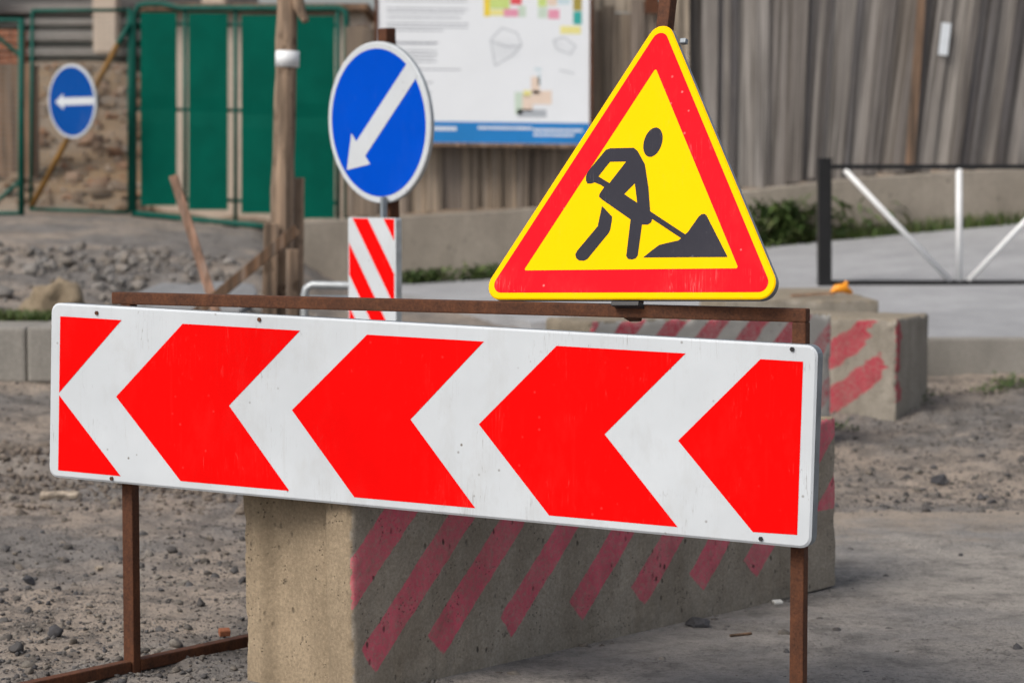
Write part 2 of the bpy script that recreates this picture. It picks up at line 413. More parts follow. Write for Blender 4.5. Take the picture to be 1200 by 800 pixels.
# ------------------------------------------------------------------ terrain heights
DEP = [8.5, 11, 13, 15, 18, 21.5, 25, 32, 60, 120]
TCOL = [-400, 0, 150, 300, 400, 500, 600, 900, 1200, 1600]
TZ = [[0, .12, .34, .68, .88, 1.05, 1.1, 2.8, 5.2, 4],
      [0, .10, .33, .68, .88, 1.06, 1.10, 2.8, 5.2, 4],
      [0, .07, .27, .60, .86, 1.06, 1.10, 2.8, 5.2, 4],
      [0, .05, .20, .48, .76, .95, 1.0, 1.5, 2.6, 4],
      [0, .04, .15, .32, .48, .47, .7, 1.0, 2, 4],
      [0, .03, .12, .22, .40, .45, .6, 1, 2, 4],
      [0, .02, .09, .19, .42, .52, .7, 1, 2, 4],
      [0, .01, .075, .19, .5, .80, 1, 1.3, 2, 4],
      [0, .01, .085, .20, .5, 1.0, 1.2, 1.5, 2.2, 4],
      [0, .01, .09, .21, .5, 1.25, 1.5, 1.9, 2.5, 4]]
PDEP = [15, 18, 21.5, 22.5]
PCOL = [450, 600, 900, 1200, 1600]
PZ = [[.36, .46, .49, .50], [.40, .50, .56, .58], [.42, .64, .845, .87], [.42, .65, 1.04, 1.07], [.42, .66, 1.3, 1.34]]
def lerp_tab(tab, cols, deps, px, d):
    i = min(max(np.searchsorted(cols, px) - 1, 0), len(cols) - 2); t = min(max((px - cols[i]) / (cols[i + 1] - cols[i]), 0), 1)
    j = min(max(np.searchsorted(deps, d) - 1, 0), len(deps) - 2); u = min(max((d - deps[j]) / (deps[j + 1] - deps[j]), 0), 1)
    a = tab[i][j] * (1 - u) + tab[i][j + 1] * u; b = tab[i + 1][j] * (1 - u) + tab[i + 1][j + 1] * u
    return a * (1 - t) + b * t
def pxof(x, y): return 600 + F_PX * x / max(y, 3.0)
def pave_z(x, y): return lerp_tab(PZ, PCOL, PDEP, pxof(x, y), y)
def sstep(a, b, x):
    t = min(max((x - a) / (b - a), 0), 1); return t * t * (3 - 2 * t)
def road_edge(x):           # far edge of the asphalt as a function of x
    return 10.35 + .28 * fbm((x * .9, 3.1, 0), 3) + .10 * fbm((x * 5, 1.7, 0), 2) + .16 * (x - 1.5)
def ground_z(x, y, rough=True):
    if y < 3: z = 0
    else:
        px = pxof(x, y)
        z = lerp_tab(TZ, TCOL, DEP, px, y)
        if y > 14.9 and y < 23:
            k = sstep(430, 540, px) * sstep(14.95, 15.3, y)
            z = z * (1 - k) + (pave_z(x, y) - .07) * k
    if rough:
        onroad = sstep(.35, -.15, y - road_edge(x)) * sstep(-.15, .35, x + .9 - max(0, (6.5 - y)) * .9)
        a = 1 - .93 * onroad
        far = sstep(60, 20, y)
        if y > 24: z += .16 * sstep(24, 26, y) * far * fbm((x * .7, y * .6, 3), 4)
        z += a * far * (.022 * fbm((x * 1.1, y * 1.6, 0), 4) + .022 * fbm((x * 5, y * 6, 2), 3) + .011 * fbm((x * 18, y * 18, 5), 2))
        if x < -.2 and y > 8:      # churned ruts on the left
            w = math.exp(-((y - 11.1 - .12 * x - .15 * fbm((x, 0, 9), 2)) / .42) ** 2) * sstep(-.2, -1.0, x)
            z += w * (.13 * fbm((x * 3.2, y * 4.5, 4), 4) + .03)
        if 13.4 < y < 20 and x < -1.5:
            w = sstep(13.4, 14.4, y) * sstep(20, 17.5, y)
            z += w * .13 * fbm((x * 1.4, y * 1.6, 7), 4)
    return z

def axis(dense0, dense1, step, lo, hi, grow=1.13):
    a = list(np.arange(dense0, dense1 + 1e-6, step)); s = step; x = a[-1]
    while x < hi: s *= grow; x += s; a.append(x)
    s = step; x = a[0]; pre = []
    while x > lo: s *= grow; x -= s; pre.append(x)
    return pre[::-1] + a
def grid_mesh(name, xs, ys, zf, mat, cut=None):
    nx, ny = len(xs), len(ys)
    v = [(x, y, zf(x, y)) for y in ys for x in xs]
    f = [(j * nx + i, j * nx + i + 1, (j + 1) * nx + i + 1, (j + 1) * nx + i) for j in range(ny - 1) for i in range(nx - 1) if cut is None or cut(xs[i], ys[j])]
    me = bpy.data.meshes.new(name); me.from_pydata(v, [], f); me.materials.append(mat)
    me.polygons.foreach_set('use_smooth', [True] * len(f)); me.update()
    o = bpy.data.objects.new(name, me); COL.objects.link(o); return o
g = grid_mesh('ground', axis(-3.4, 3.6, .035, -90, 90), axis(6.2, 13.6, .035, -30, 160, 1.045), ground_z, M['dirt'])
tag(g, kind='structure')

# road: a dusty asphalt sheet, ragged far edge
def build_road():
    xs = list(np.arange(-6, 14, .07)); near = -6.0
    v = []; f = []; ny = 60
    for i, x in enumerate(xs):
        ye = road_edge(x) + .05 * fbm((x * 14, 0, 0), 3)
        if x < -.25: ye = min(ye, 6.25 + max(0, x + 1.2) * .9 + .12 * fbm((x * 4, 8, 0), 3))
        for j in range(ny + 1):
            t = (j / ny) ** .6
            y = near + (ye - near) * t
            v.append((x, y, ground_z(x, y) + .006 * min(1, (1 - t) * 40) - .002 * (j == ny)))
    n = ny + 1
    for i in range(len(xs) - 1):
        for j in range(ny): f.append((i * n + j, (i + 1) * n + j, (i + 1) * n + j + 1, i * n + j + 1))
    me = bpy.data.meshes.new('road'); me.from_pydata(v, [], f)
    at_ = me.attributes.new('dust', 'FLOAT', 'POINT')
    at_.data.foreach_set('value', [math.exp(-max(0, road_edge(p[0]) - p[1]) / 1.0) * .95 for p in v]); me.materials.append(M['road'])
    me.polygons.foreach_set('use_smooth', [True] * len(f)); me.update()
    o = bpy.data.objects.new('road', me); COL.objects.link(o); tag(o, kind='structure')
build_road()

# pavement (with its own kerb row)
PX_L = lambda y: 2.3 if y < 16.5 else .1 - (y - 16.6) * .29       # left edge of the paving
def build_pavement():
    v = []; f = []; ys = [15.16, 15.6, 16.0, 16.3, 16.48, 16.5] + list(np.arange(16.8, 22.4, .3)); nx = 40
    for y in ys:
        x0 = PX_L(y)
        for i in range(nx + 1):
            x = x0 + (12 - x0) * i / nx
            v.append((x, y, pave_z(x, y) + .004 * fbm((x, y, 0), 3)))
    n = nx + 1
    for j in range(len(ys) - 1):
        for i in range(nx): f.append((j * n + i, j * n + i + 1, (j + 1) * n + i + 1, (j + 1) * n + i))
    b = len(v)                                # left edge goes down into the ground
    for y in ys: v.append((PX_L(y), y, pave_z(PX_L(y), y) - .2))
    for j in range(len(ys) - 1): f.append((j * n, (j + 1) * n, b + j + 1, b + j))
    me = bpy.data.meshes.new('pavement'); me.from_pydata(v, [], f); me.materials.append(M['pavement']); me.update()
    o = bpy.data.objects.new('pavement', me); COL.objects.link(o); tag(o, kind='structure')
build_pavement()
mb = MB(); x = 2.3
while x < 11:
    w = .98; mb.box((x + w / 2, 15.08, pave_z(x, 15.1) - .13 + .006 * random.uniform(-1, 1)), (w, .15, .29))
    x += 1.0
tag(mb.build('kerb', M['kerb'], bevel=.015), kind='structure')
# old kerb row on the left, holding the bank
mb = MB(); x = -6.0; xs = [-6.0 + .5 * i for i in range(9)]
L0 = at(26, 445, 13.0)
edge = at(31, 400, 13.0).x
for k in range(-5, 7):
    xa = edge + k * .5; 
    if k >= 3: break
    mb.box((xa + .25, 13.30 + .01 * random.uniform(-1, 1), .475 + .006 * random.uniform(-1, 1)), (.492, .62, .30))
tag(mb.build('kerb', M['kerb'], bevel=.018), kind='structure')

# ------------------------------------------------------------------ concrete blocks
def concrete_block(name, label, q, d, L, w, h, z0, mat, paint, step=.011, groove=True, seed=0, group=None, white=None, chip=.02, rise=0):
    """q: visible lower corner, d: unit vector along the block; depth goes to the left of d"""
    d = V((d[0], d[1], 0)).normalized(); nn = V((-d.y, d.x, 0)); q = V((q[0], q[1], z0))
    bm = bmesh.new(); P = bm.verts.layers.float.new('paint'); Wt = bm.verts.layers.float.new('whitewash'); Gr = bm.verts.layers.float.new('grey_sides')
    def side(kind, na, nb, fn):
        vs = [[bm.verts.new(fn(i / na, j / nb)) for i in range(na + 1)] for j in range(nb + 1)]
        for row in vs:
            for v in row:
                v[P] = paint(kind, v.co.x, v.co.y, v.co.z) if paint else 0
                v[Gr] = 1.0 if kind in ('front', 'right', 'back') else 0.0  # greyer, less tan concrete on the front, right and back sides
                v[Wt] = white(kind, v.co.x, v.co.y, v.co.z) if white else 0
        for j in range(nb):
            for i in range(na): bm.faces.new((vs[j][i], vs[j][i + 1], vs[j + 1][i + 1], vs[j + 1][i]))
    nl, nw, nh = (max(2, round(a / step)) for a in (L, w, h))
    side('front', nl, nh, lambda a, b: V((a * L, 0, b * h)))
    side('back', nl, nh, lambda a, b: V(((1 - a) * L, w, b * h)))
    side('left', nw, nh, lambda a, b: V((0, (1 - a) * w, b * h)))
    side('right', nw, nh, lambda a, b: V((L, a * w, b * h)))
    side('top', nl, nw, lambda a, b: V((a * L, b * w, h)))
    r = .014
    S = V((seed * 3.1, seed * 1.7, 0))
    for v in bm.verts:
        p = v.co.copy(); o = p.copy()
        # corner rounding plus chipping along the edges
        rr = r + chip * max(0, fbm((p + S) * 11, 4) - .12) * 2.6
        c = V((min(max(p.x, rr), L - rr), min(max(p.y, rr), w - rr), min(max(p.z, -1), h - rr)))
        k = p - c
        if k.length > 1e-6:
            nz = sum(abs(t) > 1e-5 for t in k)
            if nz >= 2: p = c + k.normalized() * rr
            nrm = k.normalized()
        else: nrm = V((0, 0, 1))
        if groove and (o.x < 1e-5 or o.x > L - 1e-5):
            g0 = sstep(.085, .115, o.y / w * .4) * sstep(.345, .295, o.y / w * .4)
            p.x += (.03 * g0) * (1 if o.x < 1e-5 else -1)
        p += nrm * (.0022 * fbm((o + S) * 5, 3) + .0022 * fbm((o + S) * 26, 3))
        v.co = p
    bmesh.ops.remove_doubles(bm, verts=bm.verts, dist=.0015)
    me = bpy.data.meshes.new(name); bm.to_mesh(me); bm.free()
    me.materials.append(mat); me.polygons.foreach_set('use_smooth', [True] * len(me.polygons))
    try: me.set_sharp_from_angle(angle=R(50))
    except Exception: pass
    o = bpy.data.objects.new(name, me); COL.objects.link(o)
    e1 = V((d.x, d.y, rise)).normalized(); e3 = e1.cross(nn)
    o.matrix_world = Matrix(((e1.x, nn.x, e3.x, q.x), (e1.y, nn.y, e3.y, q.y), (e1.z, nn.z, e3.z, q.z), (0, 0, 0, 1)))
    tag(o, label, 'concrete block', group)
    return o
def jag(x, z, s=0): return .0045 * fbm((x * 9 + s, z * 9, s), 3)
def ramp01(dist, w=.012): return min(max(.5 + dist / (2 * w), 0), 1)
def paint_near(kind, x, y, z):
    if kind == 'top': return 0
    if kind == 'left':                        # spilled paint right at the corner
        return ramp01(.004 - y + .016 * fbm((z * 25, 1, 0), 3)) * ramp01(.07 - abs(z - .37)) * .8
    if kind == 'right': return 0
    if kind != 'front': return 0
    best = 0
    starts = [-.46, -.147, .120, .430, .745, 1.052, 1.352, 1.652, 1.945]
    for i, x0 in enumerate(starts):
        w = (.158, .134, .138, .125, .140, .142, .146, .146, .15)[i]
        t = x - x0 - 1.1 * z + jag(x, z, i)
        low = .094 + .066 * max(0, 1 - t / w) + .007 * fbm((x * 20, i, 0), 2)
        if i == 0: low = .20
        if i == 8: low = .27
        best = max(best, min(ramp01(t, .009), ramp01(w - t, .009), ramp01(z - low, .009)))
    # the older, paler coat that crosses the second stripe
    return best
QN, DN = atz(415, 819.8, 0), V((.6527, .7576, 0))
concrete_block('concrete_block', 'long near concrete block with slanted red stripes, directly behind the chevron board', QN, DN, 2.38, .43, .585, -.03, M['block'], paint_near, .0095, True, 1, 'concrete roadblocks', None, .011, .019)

def paint_second(kind, x, y, z):
    if kind != 'front': return 0
    t = (x - .95 * (z - .62) - .155) % .262
    return min(ramp01(t - .005 + 3 * jag(x, z, 3)), ramp01(.14 - t + 3 * jag(x, z, 5))) * ramp01(z - .04) * (1 if x < 1.36 else .55)
def white_second(kind, x, y, z):
    return .8 if kind == 'front' else 0
b2r = at(975, 366, 12.3); b2l = at(692, 377, 11.5)
D2 = V((b2r.x - b2l.x, b2r.y - b2l.y, 0)); 
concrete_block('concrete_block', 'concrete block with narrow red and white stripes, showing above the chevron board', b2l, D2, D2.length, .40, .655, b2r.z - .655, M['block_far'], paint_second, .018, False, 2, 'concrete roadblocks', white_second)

c3 = at(1050, 495, 13.35); D3 = V((.9, -.43, 0)).normalized()
def paint_third(kind, x, y, z):
    if kind == 'right':
        return ramp01(.07 - y + .09 * fbm((z * 9, 2, 0), 4), .03) * ramp01(z - .12) * .85
    if kind == 'top': return 0
    if kind != 'front': return 0
    X = 1.25 - x
    best = 0
    for x0, w, zl, zh, xa, xb in ((.62, .16, .0, .60, .04, .60), (.95, .16, .0, .52, .09, .60)):
        t = (x0 - X) - (z - .0) * .0
    for k, (c0, w) in enumerate(((.50, .085), (.24, .085))):       # z of the stripe's middle at the block's left part, half width
        zc = c0 - .72 * (X - .20)
        m = ramp01(w - abs(z - zc) + 6 * jag(X, z * 1.5, 7 + k), .03) * ramp01(X - (.08 if k else .15) + .10 * fbm((z * 20, k, 0), 4), .03) * ramp01(.58 - z)
        best = max(best, m)
    return best
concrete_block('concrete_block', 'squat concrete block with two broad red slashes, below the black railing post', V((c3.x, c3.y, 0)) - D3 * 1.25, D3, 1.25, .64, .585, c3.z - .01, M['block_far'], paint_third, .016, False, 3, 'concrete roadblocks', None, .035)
c4 = V((1.28, 14.52, .70)); D4 = V((1, .01, 0)).normalized()
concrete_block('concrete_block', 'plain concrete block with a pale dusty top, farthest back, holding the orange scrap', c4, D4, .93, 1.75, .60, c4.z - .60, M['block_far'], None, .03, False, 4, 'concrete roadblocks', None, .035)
p = at(985, 352, 14.85)
zt = c4.z
o = empty('plastic_scrap', (p.x, p.y, zt + .004), 'small orange plastic scrap lying on a splintered board on a concrete block', 'plastic scrap')
mb = MB(); pts = [(p.x - .06, p.y, zt + .02), (p.x - .03, p.y - .01, zt + .055), (p.x + .02, p.y, zt + .06), (p.x + .07, p.y + .01, zt + .03)]
mb.tube(pts, [.014, .026, .03, .012], 9); mb.tube([(p.x + .03, p.y, zt + .07), (p.x + .035, p.y, zt + .10)], .014, 7)
mb.build('tip', M['orange'], o, smooth=True)
mb = MB(); mb.bar((p.x - .30, p.y + .03, zt + .012), (p.x - .03, p.y - .02, zt + .03), .06, .016)
tag(mb.build('wood_splinter', M['plank_wood']), 'dark splintered board end lying beside the orange scrap on the block', 'board')

# ------------------------------------------------------------------ chevron board
Up = V((.897, -.441, -.024)).normalized(); Np = V((-.4413, -.8973, .0104)); Np = (Np - Up * Np.dot(Up)).normalized(); Vp = Np.cross(Up)
Cp = V((-.292, 6.394, .783)); FP = frame(Cp, Up, Vp, Np)
root = empty('chevron_board', Cp - V((0, 0, .26)), 'long white road board with red chevrons pointing left, bolted low on the rusty frame', 'chevron board')
mb = MB()
outer = rrect(-1.15, -.25, 1.15, .25, .028)
# pressed tin tray: shallow rim turned back round the edge, softly rounded front
inner = rrect(-1.144, -.244, 1.144, .244, .023)
n = len(outer)
vs = [FP(x, y, -.042) for x, y in outer] + [FP(x, y, -.004) for x, y in outer] + [FP(x, y, 0) for x, y in inner]
fs = [(i, (i + 1) % n, n + (i + 1) % n, n + i) for i in range(n)]
mb.add(vs, fs, 1)
mb.add(vs[n:], fs, 0)
mb.poly(FP, [inner], 0, 0)
mb.poly(frame(Cp, -Up, Vp, -Np), [[(-x, y) for x, y in outer]], .03, 1)
T, Bm = .212, -.226
reds = [[(-1.117, .2125), (-.905, T), (-1.117, -.006)], [(-1.117, -.013), (-.90, -.229), (-1.117, -.229)]]
for (l, rr, notch, lb, rb, tip) in ((-.70, -.32, -.543, -.698, -.344, -.92), (-.112, .238, .026, -.14, .225, -.341), (.447, .804, .589, .439, .797, .229)):
    reds.append([(l, T), (rr, T), (notch, -.006), (rb, -.226), (lb, -.227), (tip, -.005)])
reds.append([(1.003, .209), (1.114, .209), (1.114, -.218), (.998, -.221), (.791, -.008)])
for q in reds: mb.poly(FP, [q], .0006, 2)
mb.build('panel', [M['sign_white'], M['tin'], M['sign_red']], root)
def bolt(fr, x, y, parent, mat=None, r=.006):
    m = MB(); k = 8
    lp = [(x + r * math.cos(i * math.pi / 3), y + r * math.sin(i * math.pi / 3)) for i in range(6)]
    m.prism(fr, lp, -.001, .004); m.build('bolt', mat or M['rust'], parent)
for x, y in ((-.99, .228), (-.93, -.238), (1.02, -.236), (1.085, .238), (-.45, .236)): bolt(FP, x, y, root, M['dark_steel'] if x > 1 else None)

# ------------------------------------------------------------------ rusty stand
us = V((.897, -.4414, 0)).normalized(); ns = V((-.4414, -.897, 0)).normalized()
def on_line(px, back=.066):     # a point of the stand's line under image column px, `back` metres behind the board's face
    o = V((Cp.x, Cp.y, 0)) - ns * back
    r = ray(px, 480); t = (o.x * r.y - o.y * r.x) / (us.y * r.x - us.x * r.y)
    return o + us * t
pl, pr = on_line(152), on_line(938)
root = empty('sign_stand', ((pl.x + pr.x) / 2, (pl.y + pr.y) / 2, 0), 'rusty welded steel frame with two legs carrying the chevron board and triangle', 'sign stand')
zb = 1.075
for p in (pl, pr):
    mb = MB(); mb.bar((p.x, p.y, -.01), (p.x, p.y, zb - .017), .036, .036, ns); mb.build('post', M['rust'], root, bevel=.004)
mb = MB(); a = on_line(136); b = pr + us * .018; mb.bar((a.x, a.y, zb), (b.x, b.y, zb), .034, .034); mb.build('crossbar', M['rust'], root, bevel=.004)
fd = V((.267, .351, 0)).normalized()
for p in (pl, pr):
    for k, (s0, s1) in enumerate(((.02, .62), (-.5, -.02))):
        if p is pr and k == 0: s1 = .30
        a, b = p + fd * s0, p + fd * s1
        mb = MB(); mb.bar((a.x, a.y, .022), (b.x, b.y, .022), .036, .034); mb.build('foot', M['rust'], root, bevel=.004)

# triangle sign (leans back a little)
ut = V((.843, -.537, .026)).normalized(); nt_ = V((-.518, -.80, .303)); nt_ = (nt_ - ut * nt_.dot(ut)).normalized(); vt = nt_.cross(ut)
Ct = V((.286, 6.146, 1.106)); FT = frame(Ct, ut, vt, nt_)
mastb = FT(0, -.03, -.045)
mb = MB(); mb.bar(FT(.0, -.04, -.055), FT(-.030, 1.02, -.055), .036, .036, nt_); mb.build('mast', M['rust'], root, bevel=.004)
mb = MB(); mb.bar(FT(-.035, -.012, -.02), FT(.045, -.012, -.02), .05, .012, vt); mb.build('clamp_plate', M['dark_steel'], root, bevel=.002)
# sits on the crossbar
tri = empty('warning_sign', Ct, 'triangular yellow and red roadworks sign with a black digging figure, standing on the rusty crossbar', 'warning sign')
hh = .9 * .866025; c_ = hh / 3
def tri_pts(side, cx=0, cy=None):
    h = side * .866025; cy = c_ if cy is None else cy
    return [(cx - side / 2, cy - h / 3), (cx + side / 2, cy - h / 3), (cx, cy + 2 * h / 3)]
mb = MB(); ol = rtri(tri_pts(.9), .04, 8); n = len(ol)
il = rtri(tri_pts(.888), .036, 8)
if sum(ol[i][0] * ol[(i + 1) % n][1] - ol[(i + 1) % n][0] * ol[i][1] for i in range(n)) < 0: ol, il = ol[::-1], il[::-1]
vs = [FT(x, y, -.02) for x, y in ol] + [FT(x, y, -.003) for x, y in ol] + [FT(x, y, 0) for x, y in il]
fs = [(i, (i + 1) % n, n + (i + 1) % n, n + i) for i in range(n)]
mb.add(vs, fs, 1); mb.add(vs[n:], fs, 0); mb.poly(FT, [il], 0, 0)
mb.poly(frame(Ct, -ut, vt, -nt_), [[(-x, y) for x, y in ol]], .010, 1)
red_o = rtri([(-.419, .018), (.419, .018), (0, .743)], .024, 7)
yel = rtri([(-.316, .0785), (.314, .0795), (-.001, .622)], .004, 3)
mb.poly(FT, [red_o, yel[::-1]], .0005, 2)
head = circ(.021, .419, .0275, .040, 28, -.10)
body = [(-.166, .332), (-.163, .345), (-.117, .403), (-.105, .407), (-.034, .406), (-.022, .398), (-.012, .385), (.006, .360), (.014, .335), (.026, .297), (.041, .232), (.050, .215), (.048, .203), (.038, .197), (.022, .198), (.022, .116), (.017, .108), (.006, .105), (-.006, .107), (-.012, .115), (-.014, .212), (-.108, .268), (-.118, .276), (-.117, .284), (-.105, .303), (-.137, .315), (-.146, .312), (-.158, .312), (-.164, .320)]
hole1 = [(-.099, .370), (-.051, .369), (-.092, .312), (-.128, .331)]
hole2 = [(-.016, .309), (-.001, .256), (-.043, .281)]
shov = [(-.128, .329), (.153, .169), (.146, .157), (-.134, .317)]
leg = [(-.105, .250), (-.098, .245), (-.070, .221), (-.069, .210), (-.070, .186), (-.073, .177), (-.126, .108), (-.136, .103), (-.151, .104), (-.160, .110), (-.165, .120), (-.161, .130), (-.109, .196)]
pile = [(.038, .110), (.060, .128), (.080, .143), (.108, .149), (.134, .154), (.158, .176), (.183, .216), (.190, .222), (.199, .223), (.205, .219), (.280, .109)]
mb.poly(FT, [body, hole1, hole2], .0005, 3)
for q in (head, leg, pile): mb.poly(FT, [q], .0005, 3)
mb.poly(FT, [shov], .0009, 3)
mb.build('sign_plate', [M['sign_yellow'], M['tin'], M['tri_red'], M['sign_black']], tri)
for x, y, s in ((.055, .70, 1), (.215, .365, 1)):
    mb = MB(); c = FT(x + .004, y, -.022); mb.box(c, (.018, .016, .014), Matrix((ut, nt_, vt)).transposed()); mb.build('clip', M['tin'], tri, bevel=.003)

# ------------------------------------------------------------------ round blue sign and striped board
def round_frame(c, n):
    n = V(n).normalized(); u = V((0, 0, 1)).cross(n).normalized(); v = n.cross(u); return frame(c, u, v, n), u, v, n
def round_sign(name, label, c, n, rad, arrow, parent_mats, depth=.02, rim=.075):
    fr, u, v, n = round_frame(c, n)
    root = empty(name, V(c) - V((0, 0, rad)), label, 'road sign')
    mb = MB(); o = circ(0, 0, rad, n=64); k = 64; il = circ(0, 0, rad * .985, n=64)
    vs = [fr(x, y, -depth) for x, y in o] + [fr(x, y, -.004) for x, y in o] + [fr(x, y, 0) for x, y in il]
    fs = [(i, (i + 1) % k, k + (i + 1) % k, k + i) for i in range(k)]
    mb.add(vs, fs, 1); mb.add(vs[k:], fs, 0); mb.poly(fr, [il], 0, 0)
    mb.poly(frame(V(c), -u, v, -n), [o], .012, 1)
    mb.poly(fr, [circ(0, 0, rad * (1 - rim), n=64)], .0008, 2)
    a, hw, hl, hwid, tail, tip = arrow
    da = V((math.cos(a), math.sin(a))); dp = V((-da.y, da.x))
    pt = [da * tip, da * (tip - hl) + dp * hwid, da * (tip - hl) + dp * hw, -da * tail + dp * hw, -da * tail - dp * hw, da * (tip - hl) - dp * hw, da * (tip - hl) - dp * hwid]
    mb.poly(fr, [[(p.x, p.y) for p in pt]], .0018, 0)
    mb.build('sign_disc', parent_mats, root)
    return root, fr
cR = at(442.8, 144, 10.6)
rootR, frR = round_sign('direction_sign', 'round blue sign with a white arrow pointing down left, on a rusty post', cR, (-.735, -.675, -.045), .352, (R(222), .043, .14, .092, .338, .306), [M['sign_white'], M['tin_light'], M['sign_blue']], .022, .085)
a = at(438, 36, 10.63); b = at(452, 420, 10.68)
nR = (frR(0, 0, 1) - frR(0, 0, 0)); off = -nR * .06
ptop = V(cR) + off + V((-.005, 0, .41)); gz = ground_z(cR.x, cR.y + .05)
pbot = V((cR.x + .03, cR.y + .05, gz - .05)) + V((off.x, off.y, 0))
mb = MB(); mb.bar(pbot, ptop, .055, .055, nR); mb.build('post', M['rust'], rootR, bevel=.005)
for dz in (.17, -.2):
    mb = MB(); c = frR(0, dz, -.028); mb.box(c, (.12, .03, .02), Matrix((frR(1, 0, 0) - frR(0, 0, 0), nR, V((0, 0, 1)))).transposed()); mb.build('clamp', M['tin_light'], rootR)
# striped marker board below the disc
ub = V((.60, -.80, 0)).normalized(); nb = V((-.80, -.60, 0)).normalized(); vb = V((0, 0, 1))
cB = at(435.5, 255, 10.55); hB = .86; wB = .375
FB = frame(cB - V((0, 0, hB / 2)), ub, vb, nb)
rootB = empty('marker_board', cB - V((0, 0, hB)), 'narrow upright board with diagonal red and white stripes below the round blue sign', 'marker board')
mb = MB(); ol = rrect(-wB / 2, -hB / 2, wB / 2, hB / 2, .012, 3)
n = len(ol); vs = [FB(x, y, -.03) for x, y in ol] + [FB(x, y, 0) for x, y in ol]
mb.add(vs, [(i, (i + 1) % n, n + (i + 1) % n, n + i) for i in range(n)], 1)
mb.poly(FB, [ol], 0, 0); mb.poly(frame(cB - V((0, 0, hB / 2)), -ub, vb, -nb), [ol], .014, 1)
def clip_poly(poly, x0, x1, y0, y1):
    for ax, lim, sg in ((0, x0, 1), (0, x1, -1), (1, y0, 1), (1, y1, -1)):
        out = []
        for i in range(len(poly)):
            a, b = poly[i - 1], poly[i]; da, db = (a[ax] - lim) * sg, (b[ax] - lim) * sg
            if da * db < 0:
                t = da / (da - db); out.append((a[0] + (b[0] - a[0]) * t, a[1] + (b[1] - a[1]) * t))
            if db >= 0: out.append(b)
        poly = out
        if not poly: break
    return poly
per = .245
for k in range(-4, 8):
    x0 = -.175 + .02 + k * per; wd = .122
    q = [(x0, hB / 2), (x0 + wd, hB / 2), (x0 + wd + hB * .87, -hB / 2), (x0 + hB * .87, -hB / 2)]
    q = clip_poly(q, -wB / 2 + .008, wB / 2 - .012, -hB / 2 + .01, hB / 2 - .004)
    if len(q) > 2: mb.poly(FB, [q], .001, 2)
mb.build('striped_plate', [M['sign_white'], M['tin_light'], M['sign_red']], rootB)
mb = MB(); mb.bar(FB(.02, -hB / 2 - .35, -.05), FB(.02, hB / 2 + .09, -.05), .022, .022, nb); mb.build('bracket_post', M['tin'], rootB)
# low grey tube frame behind it
root = empty('tube_rack', (at(380, 372, 12.2).x, 12.2, ground_z(at(380, 372, 12.2).x, 12.2)), 'low grey steel tube rack half hidden left of the striped marker board', 'steel rack')
def P(px, py, d): return at(px, py, d)
for d in (12.0, 12.45):
    zz = ground_z(P(357, 372, d).x, d); A = P(357, 372, d); A.z = zz
    pts = [A, P(357, 346, d), P(359, 338, d), P(365, 334, d), P(420, 335, d), P(455, 336, d), P(462, 341, d)]
    B = P(463, 346, d); C = B.copy(); C.z = zz; pts += [B, C]
    MB().tube(pts, .02, 8).build('hoop', M['tin_light'], root, smooth=True)
mb = MB(); mb.bar(P(357, 350, 12.22), P(463, 350, 12.22), .44, .012); mb.build('shelf_sheet', M['tin'], root)

# ------------------------------------------------------------------ green gates
DG = 23.4
def G(px, py, d=DG): return at(px, py, d)
tubeM = M['green_frame']
# side fence section at the far left
root = empty('fence_section', (G(-60, 255).x, DG, G(0, 255).z), 'green tube fence section with crossed braces at the far left, outside the mesh gate', 'fence')
for (a, b, r) in ((G(25, 22), G(25, 264), .032),): MB().tube([a, b], r, 8).build('post', tubeM, root, smooth=True)
MB().tube([G(-160, 24), G(25, 24)], .022, 8).build('rail', tubeM, root); MB().tube([G(-160, 250), G(25, 250)], .02, 8).build('rail', tubeM, root)
MB().tube([G(-30, 20), G(24, 66)], .02, 8).build('brace', tubeM, root); MB().tube([G(-40, 268), G(24, 212)], .02, 8).build('brace', tubeM, root)
def wires(x0, x1, y0, y1, stepx, stepy, d, r=.0022):
    mb = MB(); x = x0
    while x < x1: mb.tube([G(x, y0, d), G(x, y1, d)], r, 3, cap=False); x += stepx
    y = y0
    while y < y1: mb.tube([G(x0, y, d), G(x1, y, d)], r, 3, cap=False); y += stepy
    return mb
wires(-60, 24, 26, 250, 6.5, 6.5, DG).build('wire_mesh', M['wire'], root)
# mesh wicket leaf
root = empty('mesh_gate', (G(95, 255).x, DG, G(95, 255).z - .02), 'narrow green gate leaf of see-through wire mesh with a slanted yellow bar', 'gate')
for a, b, r in ((G(38, 13), G(36, 246), .018), (G(152, 10), G(152, 248), .022)): MB().tube([a, b], r, 8).build('upright', tubeM, root, smooth=True)
for a, b in ((G(38, 13), G(152, 12)), (G(36, 245), G(152, 249))): MB().tube([a, b], .018, 8).build('rail', tubeM, root, smooth=True)
MB().tube([G(37, 242, DG - .06), G(138, 52, DG - .06)], .028, 10).build('diagonal_bar', M['yellow_pole'], root, smooth=True)
MB().tube([G(134, 60, DG - .055), G(152, 28, DG - .03)], .026, 8).build('diagonal_bar_end', tubeM, root, smooth=True)
wires(40, 151, 14, 245, 6.3, 6.3, DG + .02).build('wire_mesh', M['wire'], root)
# round sign on that gate
c = G(84, 119, 23.12)
round_sign('direction_sign', 'small faded round blue sign with a white arrow pointing straight left, on the mesh gate', c, (-.64, -.76, -.03), .352, (R(180), .035, .12, .075, .325, .24), [M['sign_white'], M['tin_light'], M['sign_blue_faded']], .02, .07)
